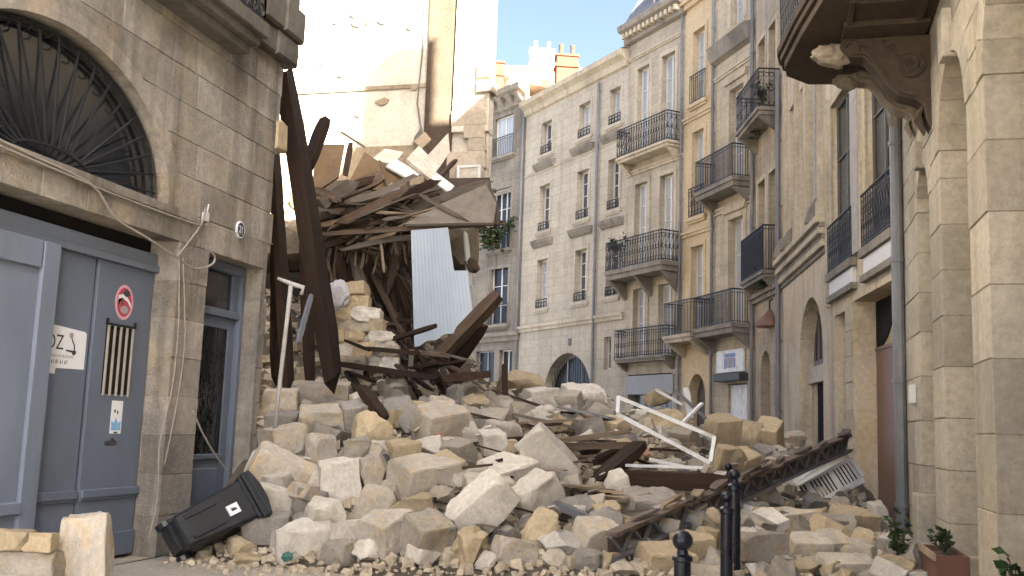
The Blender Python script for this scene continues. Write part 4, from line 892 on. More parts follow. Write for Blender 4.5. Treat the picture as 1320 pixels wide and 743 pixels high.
LST += ZB([(335, 372, 215, 120, 'lg', 'p', .15, -.72, 'long pale block standing tilted on end amid the planks'), (200, 400, 165, 110, 'sq', 'p', .5, .2), (290, 480, 160, 120, 'sq', 'p', .45, .5), (130, 450, 150, 90, 'sq', 'b', .2, 0), (105, 560, 235, 125, 'lg', 'p', .2, .78), (300, 590, 125, 125, 'ch', 'y', 0, 0, 'rounded deep-yellow stone near the foot of the heap'),
 (395, 640, 150, 90, 'we', 'p', .2, .65), (500, 612, 125, 110, 'sq', 'b', .4, 0), (530, 535, 90, 70, 'sq', 'y', .2, 0), (565, 490, 80, 45, 'sl', 'y', .2, .05), (225, 655, 135, 95, 'sq', 'b', .3, -.2), (85, 650, 110, 105, 'ch', 'y'), (195, 600, 95, 75, 'ch', 'g'), (440, 515, 105, 90, 'ch', 'g'), (690, 510, 170, 95, 'sl', 'g', .2, 0),
 (740, 690, 170, 95, 'sq', 'y', .2, .05), (640, 575, 90, 55, 'ch', 'y'), (270, 95, 190, 95, 'we', 'y', .3, .1), (315, 135, 105, 65, 'sq', 'p', .3, .1), (110, 160, 115, 75, 'ch', 'y'), (40, 130, 90, 90, 'ch', 'b'), (135, 212, 120, 60, 'sl', 'b'), (60, 250, 115, 65, 'we', 'p'), (460, 140, 135, 75, 'sl', 'p'), (400, 148, 105, 65, 'sq', 'b'),
 (560, 235, 100, 65, 'sq', 'y'), (740, 230, 140, 105, 'ch', 'y'), (250, 180, 95, 55, 'ch', 'b'), (30, 330, 90, 95, 'sq', 'b'), (185, 250, 110, 55, 'sl', 'b'), (660, 195, 70, 45, 'sl', 'p'), (540, 690, 60, 60, 'ch', 'y'), (610, 640, 110, 60, 'ch', 'b'), (470, 690, 100, 60, 'ch', 'g'), (350, 690, 80, 60, 'ch', 'b'), (120, 690, 60, 50, 'ch', 'p'), (600, 720, 90, 50, 'ch', 'b'), (820, 560, 100, 70, 'ch', 'b'), (800, 270, 90, 70, 'sq', 'b'), (500, 190, 90, 60, 'ch', 'b'), (700, 130, 80, 60, 'ch', 'y'), (760, 300, 80, 60, 'ch', 'b')])
LST += ZC([(215, 170, 120, 140, 'sq', 'y', .3, .1), (315, 180, 90, 110, 'ch', 'y'), (410, 195, 100, 120, 'sq', 'y', .7, .5), (230, 280, 125, 110, 'ch', 'y'), (300, 295, 105, 100, 'sq', 'y', .5, .3), (385, 265, 75, 95, 'sq', 'g', .5, .2), (450, 440, 150, 115, 'we', 'g', .4, .3), (490, 535, 160, 105, 'sq', 'b', .3, .05), (600, 455, 85, 85, 'ch', 'g'),
 (620, 545, 170, 80, 'sq', 'b', .1, 0), (740, 530, 150, 105, 'sq', 'y', .3, -.1), (355, 640, 190, 135, 'sq', 'b', .3, 0, 'big squared buff block on the paving beside the black posts'), (560, 640, 165, 110, 'sq', 'b', .1, 0), (650, 630, 125, 110, 'sq', 'b', .3, .05), (765, 625, 115, 115, 'ch', 'y'), (705, 712, 180, 85, 'sq', 'b', .2, 0), (100, 650, 145, 145, 'sq', 'y', .3, .1), (345, 485, 120, 80, 'ch', 'g'), (350, 545, 140, 70, 'sl', 'b'), (140, 530, 150, 65, 'sl', 'b'), (560, 720, 110, 60, 'ch', 'y'), (470, 690, 70, 60, 'ch', 'b'), (160, 590, 90, 70, 'ch', 'y'), (430, 330, 80, 60, 'ch', 'b'), (250, 470, 80, 70, 'ch', 'g')])
LST += [(1144, 670, 46, 36, 'we', 'p', .3, .1, 'whitish broken stone propped against the grey drainpipe'), (1114, 670, 28, 30, 'ch', 'b'), (1150, 710, 38, 42, 'ch', 'p'), (1112, 722, 40, 36, 'sq', 'b'), (1080, 652, 26, 22, 'ch', 'b'), (1045, 672, 30, 24, 'sq', 'y'), (1165, 735, 30, 24, 'ch', 'y')]
for s in LST:
    try: px_stone(*s)
    except TypeError: px_stone(*s[:8], label=s[8])
n = 0; SR2 = random.Random(21)
while n < 175:
    x, y = SR2.uniform(-6.6, 1.8), SR2.triangular(10.6, 22.5, 12.5)
    h = HF(x, y)
    if h < .03 or (x > 1.7-(max(0, y-16.5)*.15)): continue
    s = SR2.choice((.2, .24, .28, .34, .4, .45)); kind = SR2.choice(('sq', 'ch', 'ch', 'we', 'sl', 'sq')); mt = SR2.choice('bbbbbppppyyg')
    put_stone((x, y, h+s*.1), s, kind, mt, (SR2.uniform(-.5, .5), SR2.uniform(-.5, .5), SR2.uniform(0, 6))); n += 1
# stones left by the gate
for px, py, d, w, hh, kind, mt, lb in ((18, 696, 8.45, .26, .17, 'sl', 'y', 'small flat yellow stone lying on the big block by the gate'), (50, 697, 8.5, .27, .16, 'sq', 'y', 'squat yellow stone beside the flat one on the big block'), (36, 727, 8.6, .56, .28, 'sq', 'b', 'big buff block on the pavement in front of the blue-grey gate'), (112, 706, 8.9, .40, .56, 'sq', 'b', 'upright buff stone standing alone before the carriage gate')):
    p = at(px, py, d); put_stone(p, 1, kind, mt, (0, 0, R(20)), lb, scale=(w/1.05, w/1.0, hh/(.42 if kind == 'sl' else .72)))
# stub of the fallen front wall, stacked stones still bonded
sw = thing('wall_stub', 'pale stump of the fallen stone front wall left of the metal sheet', 'wall', at(460, 470, 17.4))
rs = random.Random(8); base = at(462, 478, 17.4)
for r_i in range(7):
    wv = 1.12*(1-r_i/7.5)+.16; x = -.52
    while x < wv-.55:
        L = min(rs.uniform(.26, .5), wv-.50-x+.12); o = link('stone_block', stone_data('ch' if rs.random() < .45 else 'sq', rs.randrange(9), rs.choice(('rubble_pale', 'rubble_yellow', 'rubble_yellow', 'rubble'))), None, sw)
        o.location = Vector((x+L/2, rs.uniform(-.06, .06)+.05*r_i, .02+.215*r_i)); o.scale = (L*1.12, .6, rs.uniform(.33, .40)); o.rotation_euler = (rs.uniform(-.12, .12), rs.uniform(-.14, .14), rs.uniform(-.2, .2)+.25); x += L
# small rubble: thousands of chips
rc = random.Random(31); mb = MB()
def chip(mb, p, s, rn):
    a = [Vector((sx*rn.uniform(.5, 1), sy*rn.uniform(.5, 1), sz*rn.uniform(.4, .9)))*s for sz in (-1, 1) for sx, sy in ((-1, -1), (1, -1), (1, 1), (-1, 1))]
    m = Matrix.Rotation(rn.uniform(0, 6), 3, 'Z') @ Matrix.Rotation(rn.uniform(-.7, .7), 3, 'X')
    mb.add([m @ v + p for v in a], [(0, 3, 2, 1), (4, 5, 6, 7), (0, 1, 5, 4), (1, 2, 6, 5), (2, 3, 7, 6), (3, 0, 4, 7)])
for i in range(2600):
    x, y = rc.uniform(-6.5, 1.7), rc.gauss(10.75, .45)+max(0, x+1)*.45
    s = rc.choice((.01, .014, .02, .03, .045)); chip(mb, Vector((x, y, max(0, HM(x, y))+s*.3)), s, rc)
for i in range(7000):
    x, y = rc.uniform(-6.7, 1.85), rc.triangular(9.9, 23, 11.5); h = HF(x, y)
    if h < -.07 and rc.random() < .55: continue
    if x > 1.8-(max(0, y-16.5)*.15): continue
    s = rc.choice((.012, .018, .025, .035, .05, .08)) if h > 0 else rc.choice((.008, .012, .018, .03))
    chip(mb, Vector((x, y, max(0, HM(x, y))+s*.4)), s, rc)
for i in range(1500):
    x, y = rc.uniform(-12.5, -6.8), rc.uniform(13, 22); s = rc.choice((.03, .05, .08, .12)); chip(mb, Vector((x, y, HM(x, y)+s*.3)), s, rc)
me = bpy.data.meshes.new('rubble_chips'); me.from_pydata(mb.v, [], mb.f); o = link('rubble_chips', me, 'gravel'); o['kind'] = 'stuff'; tag(o, 'small stone chips and mortar crumbs strewn over the heap and street', 'rubble')

def flat_piece(seed, n=7):
    rn = random.Random(seed); return MB().hprism([(math.cos(6.283*i/n)*rn.uniform(.55, 1), math.sin(6.283*i/n)*rn.uniform(.35, .8)) for i in range(n)], -.12, .12).mesh('chunk', bevel=.05)
FP = [flat_piece(s) for s in range(8)]; FM = {}
cr = random.Random(61); CN = (('plaster_chunk', 'rubble_pale', 'flat whitish plaster fragment'), ('brick_piece', 'tile_red', 'broken reddish tile fragment'), ('plaster_chunk', 'rubble_grey', 'flat grey mortar fragment'))
for i in range(110):
    x, y = cr.uniform(-6.4, 1.5), cr.triangular(10.5, 21, 12.2); h = HF(x, y)
    if h < .05 or x > 1.6-(max(0, y-16.5)*.15): continue
    nm, mt, lb = CN[cr.choice((0, 0, 0, 1, 2))]; k = cr.randrange(8)
    if (k, mt) not in FM: FM[(k, mt)] = FP[k].copy(); FM[(k, mt)].materials.append(M[mt])
    o = bpy.data.objects.new(nm, FM[(k, mt)]); COL.objects.link(o); s_ = cr.uniform(.07, .17); o.scale = (s_, s_, s_*.7); o.location = (x, y, h+.1+s_*.2); o.rotation_euler = (cr.uniform(-.6, .6), cr.uniform(-.6, .6), cr.uniform(0, 6))
    reg = ('at the heap foot' if h < .4 else 'halfway up the heap' if h < 1.3 else 'near the heap crest')+(' on the bin side' if x < -4.2 else ' on the arcade side' if x > -1.2 else ' below the planks')
    tag(o, lb+' lying '+reg, 'fragment', lb+' '+reg)

# ------------------------------------------------------------------ timbers
def timber_mesh(L, w, h, seed, ragged=.25, bend=.0):
    rn = random.Random(seed); k = 7; vs = []; fs = []
    for i in range(k):
        t = i/(k-1); x = (t-.5)*L; e = 1-ragged*.5 if i in (0, k-1) else 1
        for a, b in ((-1, -1), (1, -1), (1, 1), (-1, 1)):
            xx = x + (rn.uniform(-1, 1)*ragged*min(w*1.6, L*.1) if i in (0, k-1) else 0)
            vs.append((xx, a*w/2*e*rn.uniform(.9, 1.05), b*h/2*e*rn.uniform(.88, 1.05)+bend*math.sin(t*math.pi)))
    for i in range(k-1):
        for j in range(4): fs.append((i*4+j, i*4+(j+1) % 4, (i+1)*4+(j+1) % 4, (i+1)*4+j))
    fs += [(3, 2, 1, 0), tuple((k-1)*4+j for j in range(4))]
    me = bpy.data.meshes.new('timber'); me.from_pydata(vs, [], fs); return me
TS = [100]
def timber(p0, p1, w, h, mat='wood', name='broken_timber', label=None, group=None, parent=None, roll=0, ragged=.4, bend=0, cat='timber'):
    p0, p1 = Vector(p0), Vector(p1); d = p1-p0; L = d.length; X = d.normalized(); Y = Vector((0, 0, 1)).cross(X); Y = Y.normalized() if Y.length > .02 else Vector((0, 1, 0)); Z = X.cross(Y)
    TS[0] += 1; me = timber_mesh(L, w, h, TS[0], ragged, bend); me.materials.append(M[mat]); o = bpy.data.objects.new(name, me); COL.objects.link(o)
    mt = Matrix.Translation((p0+p1)/2) @ Matrix((X, Y, Z)).transposed().to_4x4() @ Matrix.Rotation(roll, 4, 'X')
    if parent: o.parent = parent; o.matrix_basis = Matrix.Translation(-parent.location) @ mt
    else: o.matrix_world = mt; tag(o, label, cat, group)
    return o
def T(x0, y0, x1, y1, d0, d1, w, h, mat='wood', label=None, group=None, **k): return timber(at(x0, y0, d0), at(x1, y1, d1), w, h, mat, label=label, group=group, **k)
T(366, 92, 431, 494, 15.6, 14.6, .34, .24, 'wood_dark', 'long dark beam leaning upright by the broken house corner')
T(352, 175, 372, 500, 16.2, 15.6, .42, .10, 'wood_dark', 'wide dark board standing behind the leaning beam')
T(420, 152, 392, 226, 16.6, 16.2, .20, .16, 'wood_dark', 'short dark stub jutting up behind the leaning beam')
T(392, 300, 400, 500, 16.6, 16.2, .30, .1, 'wood_dark', 'upright dark board added to darken the gap behind the downpipe')  # dark wood added as backing so the gap looks unlit
T(357, 260, 356, 495, 16.8, 16.4, .9, .08, 'wood_dark', 'broad dark board added to make the gap read as unlit')  # broad dark backing added to paint the gap as black shade
T(402, 378, 384, 442, 14.2, 14.0, .07, .06, 'pipe_grey', 'short grey pipe standing in the dark gap', cat='pipe')
T(549, 480, 642, 381, 18.2, 17.6, .27, .2, 'wood', 'thick brown beam leaning up beside the metal sheet')
T(582, 476, 622, 418, 18.6, 18.2, .24, .16, 'wood_dark', 'short dark beam propped under the thick leaning beam')
T(440, 470, 560, 487, 16.6, 16.2, .4, .1, 'wood_dark', 'dark plank bridging the heap under the wall stump')
T(565, 489, 626, 483, 16.5, 16.8, .5, .14, 'wood_dark', 'dark board end resting on the heap below the leaning beam')
T(466, 500, 496, 541, 14.4, 14.0, .18, .12, 'wood_dark', 'short dark plank wedged between grey stones')
# collapsed upper floor
cf = thing('collapsed_floor', 'sagging remains of an upper floor, splintered joists above the metal sheet', 'floor', at(520, 300, 19.5))
rt = random.Random(17)
PZ = lambda x0, y0, x1, y1, d0, d1, w, h, mat, name='joist', **k: timber(at(x0, y0, d0), at(x1, y1, d1), w, h, mat, name=name, parent=cf, **k)
for a in ((403, 266, 497, 226, 19.0, 19.6, .34, .26, 'wood'), (404, 282, 560, 242, 18.8, 19.8, .30, .22, 'wood_grey'), (402, 300, 602, 252, 18.7, 19.4, .26, .2, 'wood'), (470, 288, 632, 233, 18.7, 19.3, .22, .16, 'wood_grey'), (410, 315, 530, 300, 18.7, 19.2, .22, .18, 'wood_dark'), (408, 330, 520, 312, 18.9, 19.5, .2, .16, 'wood'), (420, 255, 480, 232, 18.6, 19, .2, .16, 'wood_dark'), (445, 262, 530, 228, 18.4, 19, .14, .12, 'wood_grey'), (405, 292, 500, 262, 18.3, 18.6, .12, .1, 'wood_pale'), (430, 300, 560, 268, 18.2, 18.6, .1, .08, 'wood')): PZ(*a, bend=rt.uniform(-.08, .08), ragged=.8)
PZ(408, 303, 648, 287, 17.9, 18.2, .11, .09, 'wood', name='batten')
for a in ((628, 234, 642, 268, 18.4, 18.3), (642, 268, 638, 292, 18.3, 18.2), (628, 234, 618, 288, 18.4, 18.2), (610, 243, 640, 246, 18.4, 18.4)): PZ(*a, .07, .05, 'wood_grey', name='batten')
def px_sheet(name, pts, th, mat, parent=None, label=None, cat=None, group=None):
    P = [at(*p) for p in pts]; n = (P[1]-P[0]).cross(P[2]-P[0]).normalized()*th; c = sum(P, Vector())/len(P); k = len(P)
    vs = [p-c for p in P]+[p-c+n for p in P]; fs = [tuple(range(k)), tuple(range(2*k-1, k-1, -1))]+[(i, k+i, k+(i+1) % k, (i+1) % k) for i in range(k)]
    me = MB().add(vs, fs).mesh(name); o = link(name, me, mat, parent); o.location = c-(parent.location if parent else Vector())
    if not parent: tag(o, label, cat, group)
    return o
for a in ((404, 272, 458, 236, 18.2, 18.6, .30, .24, 'wood_grey'), (428, 292, 520, 246, 18.0, 18.5, .22, .18, 'wood'), (500, 262, 566, 232, 18.4, 18.9, .2, .16, 'wood_dark'), (410, 318, 470, 296, 18.0, 18.3, .2, .16, 'wood_dark'), (446, 322, 540, 306, 18.0, 18.3, .14, .1, 'wood_grey'), (400, 246, 440, 262, 18.4, 18.2, .18, .14, 'wood'), (540, 250, 600, 284, 18.2, 18.0, .1, .08, 'wood_grey'), (436, 330, 446, 392, 18.2, 18.4, .16, .12, 'wood_dark'), (462, 318, 500, 410, 18.6, 19.0, .18, .12, 'wood_dark'), (492, 312, 528, 420, 18.5, 18.8, .14, .1, 'wood_dark'), (515, 310, 500, 380, 18.3, 18.6, .12, .1, 'wood')): PZ(*a, ragged=1.2, bend=rt.uniform(-.06, .06))
px_sheet('ceiling_panel', [(522, 289, 17.9), (556, 268, 18.1), (626, 238, 18.3), (640, 262, 18.2), (636, 287, 18.0)], .06, 'panel_grey', cf)
px_sheet('floor_deck', [(402, 306, 19.4), (530, 300, 19.0), (640, 290, 19.2), (632, 236, 22.3), (410, 240, 22.3)], .12, 'wood_dark', cf)
for i in range(85):                                      # splintered boards and laths in the broken edge
    x = rt.uniform(405, 515); y = 306-(x-405)*.11+rt.uniform(-42, 20); L = rt.uniform(18, 75); s = rt.gauss(-.25, .32)
    d = rt.uniform(18.0, 19.6); PZ(x, y, x+L*math.cos(s), y+L*math.sin(s), d, d+rt.uniform(-.3, .6), rt.uniform(.03, .12), rt.uniform(.02, .07), rt.choice(('wood', 'wood_grey', 'wood_pale', 'wood_dark', 'wood_grey')), name='board', ragged=.9)
for i in range(75):                                      # laths hanging down
    x = rt.uniform(408, 525); y = rt.uniform(296, 318); L = rt.uniform(20, 75); d = rt.uniform(18.1, 19.4)
    PZ(x, y, x+rt.uniform(-12, 10), y+L, d, d+rt.uniform(-.3, .2), rt.uniform(.025, .06), .02, rt.choice(('wood_pale', 'wood_grey', 'wood', 'wood_dark')), name='lath')
for i in range(60):                                      # crossing sticks that choke the hollow
    x = rt.uniform(420, 530); y = rt.uniform(310, 455); a = rt.gauss(1.35, .4); L = rt.uniform(20, 70); d = rt.uniform(18.4, 20.2)
    if x < 500 and y > 380: d += 1.2
    PZ(x, y, x+L*math.cos(a), y+L*math.sin(a), d, d+rt.uniform(-.3, .3), rt.uniform(.02, .07), rt.uniform(.02, .04), rt.choice(('wood_grey', 'wood', 'wood_dark')), name='lath', ragged=.9)
GRPT = 'loose planks hanging in the dark hollow'
for i in range(34):
    x = rt.uniform(425, 535); y = rt.uniform(305, 400); a = rt.uniform(.9, 1.75); L = rt.uniform(50, 130); d = rt.uniform(18.6, 20.8)
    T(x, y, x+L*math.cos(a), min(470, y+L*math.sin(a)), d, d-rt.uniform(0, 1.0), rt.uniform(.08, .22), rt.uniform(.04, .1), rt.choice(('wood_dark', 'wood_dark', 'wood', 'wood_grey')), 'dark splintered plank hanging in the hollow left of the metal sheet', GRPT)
for i in range(46):                                      # timbers sliding down the slope under the floor
    x = rt.uniform(436, 560); y = rt.uniform(400, 486); d = rt.uniform(17.4, 18.8) - (y-400)*.008; a = rt.gauss(.75, .5); L = rt.uniform(22, 80)
    if x > 505: y = max(y, 452)
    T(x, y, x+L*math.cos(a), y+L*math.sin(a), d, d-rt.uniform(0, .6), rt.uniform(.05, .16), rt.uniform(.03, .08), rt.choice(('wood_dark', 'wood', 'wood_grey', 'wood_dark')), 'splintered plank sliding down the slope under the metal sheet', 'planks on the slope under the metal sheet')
# upper debris caught on the floor
mb = MB(); nx, ny = 60, 26
def UD(x, y):
    t = (y-19.7)/2.7; e = min(1, max(0, (-6.75-x)/.8))
    return 5.45+(.25+1.55*t**1.1)*(.35+.65*e)+.28*noise.noise(Vector((x*1.3, y*1.3, 9)))+.12*noise.noise(Vector((x*4, y*4, 2)))
for j in range(ny+1):
    for i in range(nx+1):
        x, y = -13+6.3*i/nx, 19.7+2.75*j/ny; mb.v.append((x, y, UD(x, y)))
mb.f = [(j*(nx+1)+i, j*(nx+1)+i+1, (j+1)*(nx+1)+i+1, (j+1)*(nx+1)+i) for j in range(ny) for i in range(nx)]
n0 = len(mb.v); mb.v += [(x, y, 5.2+.1*noise.noise(Vector((x*2, y*2, 0)))) for x, y, z in mb.v]; mb.f += [tuple(n0+i for i in reversed(f)) for f in mb.f]
for i in range(nx): mb.f.append((i, n0+i, n0+i+1, i+1))
for j in range(ny): a = j*(nx+1)+nx; mb.f.append((a, n0+a, n0+a+nx+1, a+nx+1))
me = bpy.data.meshes.new('debris_heap'); me.from_pydata(mb.v, [], mb.f); o = link('debris_heap', me, 'debris'); o['kind'] = 'stuff'; tag(o, 'sunlit plaster debris heaped on the sagging floor', 'debris')
for i, (pts, th, mat, lb) in enumerate([
 ([(448, 238, 20.2), (470, 196, 20.8), (508, 222, 20.6), (512, 250, 20.0)], .05, 'cardboard', 'large tan board lying against the sunlit debris'),
 ([(488, 206, 20.4), (524, 228, 20.2), (524, 252, 19.9), (500, 246, 20.0)], .05, 'cardboard', 'smaller tan board overlapping the white panel'),
 ([(498, 214, 20.2), (510, 205, 20.7), (544, 224, 20.5), (528, 231, 20.0)], .04, 'white_frame', 'white panel lying flat on the tan board'),
 ([(401, 252, 19.6), (408, 186, 20.6), (444, 186, 20.6), (436, 228, 19.8)], .05, 'cardboard', 'tall tan board propped beside the leaning beam in sun'),
 ([(524, 205, 20.6), (540, 188, 21.2), (566, 214, 20.8), (556, 232, 20.2)], .07, 'plaster_white', 'white plaster slab above the flat white panel'),
 ([(548, 205, 20.8), (578, 172, 21.6), (580, 196, 21.4), (560, 226, 20.6)], .07, 'plaster_white', 'tall white plaster slab leaning below the flue'),
 ([(478, 206, 21.0), (496, 192, 21.6), (520, 196, 21.4), (508, 212, 20.8)], .07, 'plaster_white', 'small white plaster slab behind the tan boards'),
 ([(533, 182, 21.4), (548, 170, 21.9), (556, 180, 21.7), (544, 192, 21.3)], .1, 'plaster_beige', 'beige plaster lump below the dark hole'),
 ([(528, 232, 19.9), (546, 226, 20.0), (548, 250, 19.8), (530, 252, 19.7)], .3, 'plaster_beige', 'beige masonry cube under the white panel'),
 ([(556, 232, 19.9), (562, 222, 20.2), (586, 240, 20.2), (578, 248, 19.8)], .04, 'white_frame', 'narrow white board near the ceiling panel'),
 ([(486, 250, 18.9), (505, 236, 19.2), (522, 246, 19.0), (512, 262, 18.7)], .05, 'fabric_grey', 'crumpled pale insulation on the sagging floor')]):
    px_sheet('debris_panel', pts, th, mat, label=lb, cat='debris')
for i in range(16):
    x, y = rt.uniform(-12, -7.2), rt.uniform(20, 22.2); s = rt.uniform(.2, .5); o = put_stone((x, y, UD(x, y)+s*.15), s, rt.choice(('sq', 'ch', 'we')), rt.choice('ppby'), (rt.uniform(-.5, .5), rt.uniform(-.5, .5), rt.uniform(0, 6)), 'masonry lump caught on the sagging upper floor', 'masonry lumps on the sagging floor')
for x0_, y0_, x1_, y1_, d0, d1, lb in ((445, 226, 452, 186, 20, 20.8, 'dark stick standing in the sunlit debris'), (408, 150, 470, 190, 21.5, 21, 'long pale batten leaning on the sunlit wall'), (560, 236, 588, 206, 20.6, 21.2, 'grey plank tilted below the door frame')): T(x0_, y0_, x1_, y1_, d0, d1, .12, .06, 'wood_pale' if 'pale' in lb else 'wood_dark', lb)

# metal sheet
mb = MB(); nc = 96; base = at(530, 370, 18.0)
def sheet_pt(t, y, b): return at(529.6+.03*(y-297)+t*((y-297)*.1+66), y, 18.0-.25*t+b*.04+.02*math.sin(t*5+y*.02))-base
for k in range(nc+1):
    t = k/nc; top = 297-5*t if t < .735 else (293+(t-.735)/.02*56 if t < .755 else 349); bot = 447-29*t+1.5*math.sin(k*.23)
    b = .018*(1 if (k//3) % 2 else -1)
    for r_ in range(9): mb.v.append(tuple(sheet_pt(t, top+(bot-top)*r_/8, b+.05*math.sin(r_*.5))))
mb.f = [(k*9+r_, (k+1)*9+r_, (k+1)*9+r_+1, k*9+r_+1) for k in range(nc) for r_ in range(8)]
n0 = len(mb.v); mb.v += [(x, y+.012, z) for x, y, z in mb.v]; mb.f += [tuple(n0+i for i in reversed(f)) for f in mb.f]
for k in range(nc):
    for r_ in (0, 8): a, b = k*9+r_, (k+1)*9+r_; mb.f.append((a, b, n0+b, n0+a))
me = bpy.data.meshes.new('metal_sheet'); me.from_pydata(mb.v, [], mb.f); o = link('metal_sheet', me, 'sheet', loc=base); tag(o, 'pale blue-grey ribbed metal sheet hanging below the broken floor', 'metal sheet')
T(600, 300, 606, 372, 18.9, 18.8, .1, .08, 'white_frame', 'white batten hanging right of the metal sheet')
T(606, 335, 612, 350, 18.9, 18.8, .22, .14, 'wood', 'short timber block beside the metal sheet')

# ------------------------------------------------------------------ planks and objects on the heap
for a in ((580, 573, 690, 566, 14.3, 14.5, .14, .10, 'wood_dark', 'dark plank lying level at the left end of the plank pile'), (640, 579, 808, 557, 14.3, 14.6, .22, .07, 'wood_pale', 'pale dusty plank on top of the plank pile'), (700, 576, 829, 574, 14.2, 14.1, .18, .10, 'wood', 'brown plank lying level across the plank pile'), (826, 573, 752, 636, 14.0, 13.2, .28, .14, 'wood_dark', 'broad dark plank sloping down from the plank pile'), (800, 580, 722, 622, 14.6, 13.9, .18, .12, 'wood_dark', 'dark plank under the broad sloping one'), (770, 578, 705, 604, 14.8, 14.4, .16, .1, 'wood_dark', 'short dark plank in the hollow of the plank pile'), (640, 590, 720, 585, 14.2, 14.2, .14, .1, 'wood', 'brown plank end under the plank pile'),
          (800, 616, 942, 624, 13.2, 13.0, .26, .24, 'wood_dark', 'heavy dark beam lying level behind the black posts'), (716, 650, 760, 669, 11.9, 11.6, .10, .09, 'pipe_grey', 'grey pole stub poking from the stones'), (758, 667, 816, 688, 11.7, 11.4, .04, .03, 'wood_pale', 'thin pale stick sloping over yellow stones'), (744, 634, 790, 640, 13.0, 12.8, .16, .1, 'wood_dark', 'dark plank end below the sloping plank'), (610, 588, 640, 602, 14, 13.7, .16, .12, 'wood_dark', 'charred stub in the hollow below the level plank'), (720, 620, 770, 606, 13.6, 14, .14, .08, 'wood_grey', 'grey batten between the sloping planks'),
          (634, 503, 716, 530, 17.4, 17.0, .06, .05, 'wood', 'thin brown pole lying on the upper heap'), (650, 470, 652, 520, 17.5, 17.2, .09, .08, 'wood_dark', 'dark post stump standing on the upper heap'), (690, 533, 770, 548, 16.6, 16.2, .12, .06, 'wood_grey', 'grey batten on the upper heap'), (720, 525, 790, 540, 16.8, 16.2, .3, .03, 'pipe_grey', 'bent grey metal flashing on the upper heap'), (870, 503, 910, 540, 18, 17.5, .05, .05, 'pipe_grey', 'thin grey tube sticking out behind the white frame'), (884, 500, 890, 538, 18.2, 17.9, .12, .03, 'white_metal', 'white board standing behind the white frame')):
    T(*a[:9], label=a[9])
sp = random.Random(77)
for i in range(40):
    px, py = sp.uniform(560, 900), sp.uniform(540, 690); p, d = on_heap(px, py); a = sp.uniform(-.5, .5); L = sp.uniform(.4, 1.3)
    dv = Vector((math.cos(a), sp.uniform(-.6, .6), sp.uniform(-.35, .35)))*L*.5
    timber(p-dv+Vector((0, 0, .12)), p+dv+Vector((0, 0, .12)), sp.uniform(.04, .11), sp.uniform(.02, .05), ('wood', 'wood_dark', 'wood_grey', 'wood_pale')[(mi_ := sp.randrange(4))], label=(lb_ := 'short splintered '+('brown', 'dark', 'grey', 'pale')[mi_]+' wood scrap '+('by the plank pile' if py < 590 else 'low on the heap')+(' left of the tilted block' if px < 700 else ' under the white frame' if px > 790 else ' beside the tilted block')), group='wood scraps: '+lb_)
# white window frame
fr = thing('window_frame', 'long white metal window frame lying askew on the heap', 'window frame', at(858, 560, 14.2))
def bar(parent, a, b, w, mat, name): 
    o = timber(a, b, w, w, mat, name=name, parent=parent, ragged=0); return o
cs = [at(797, 512, 14.6), at(921, 564, 13.9), at(916, 597, 13.6), at(796, 534, 14.3)]
for i in range(4): bar(fr, cs[i], cs[(i+1) % 4], .052, 'white_metal', 'frame_bar')
for a, b, lb in (((804, 600, 13.6), (906, 603, 13.3), 'white rod lying level under the white window frame'), ((838, 592, 13.8), (900, 606, 13.4), 'white strip crossing the white rod'), ((846, 503, 18.5), (880, 522, 18), 'white bent rod behind the white window frame'), ((880, 545, 16), (905, 520, 16.3), 'thin white strip leaning on yellow stones')): timber(at(*a), at(*b), .06, .04, 'white_metal', name='metal_rod', label=lb, ragged=.1, cat='rod')
# fallen girder
gp, gq = at(788, 706, 10.7), at(1094, 571, 17.0)
gd = thing('fallen_girder', 'long rusty lattice girder sloping from the street up to the doorway', 'girder', gp)
X = (gq-gp); GL = X.length; X.normalize(); Yv = Vector((0, 0, 1)).cross(X).normalized(); Zv = X.cross(Yv)
gpt = lambda s, y, z: gp+X*s+Yv*y+Zv*z
for nm, z, w, mt in (('top_flange', .13, .16, 'rust'), ('bottom_flange', -.12, .12, 'pipe_grey')):
    for k in range(5): timber(gpt(GL*k/5, sp.uniform(-.01, .01), z+sp.uniform(-.012, .012)), gpt(GL*(k+1)/5, sp.uniform(-.01, .01), z+sp.uniform(-.012, .012)), w, .045, mt, name=nm, parent=gd, ragged=.15)
nl = 34
for k in range(nl):
    s0, s1 = GL*k/nl, GL*(k+1)/nl; timber(gpt(s0, 0, -.11 if k % 2 else .11), gpt(s1, 0, .11 if k % 2 else -.11), .035, .03, 'pipe_grey', name='lattice_bar', parent=gd, ragged=0)
timber(gpt(0, .05, 0), gpt(GL, .05, .0), .02, .2, 'rust', name='web', parent=gd, ragged=.1)
for i in range(22):
    s = sp.uniform(.3, GL-.3); timber(gpt(s, sp.uniform(-.08, .05), .18), gpt(s+sp.uniform(.15, .5), sp.uniform(-.08, .05), .19+sp.uniform(-.02, .05)), sp.uniform(.06, .14), sp.uniform(.03, .08), sp.choice(('rust', 'plaster_beige', 'wood', 'rust')), name='crust', parent=gd, ragged=.8)
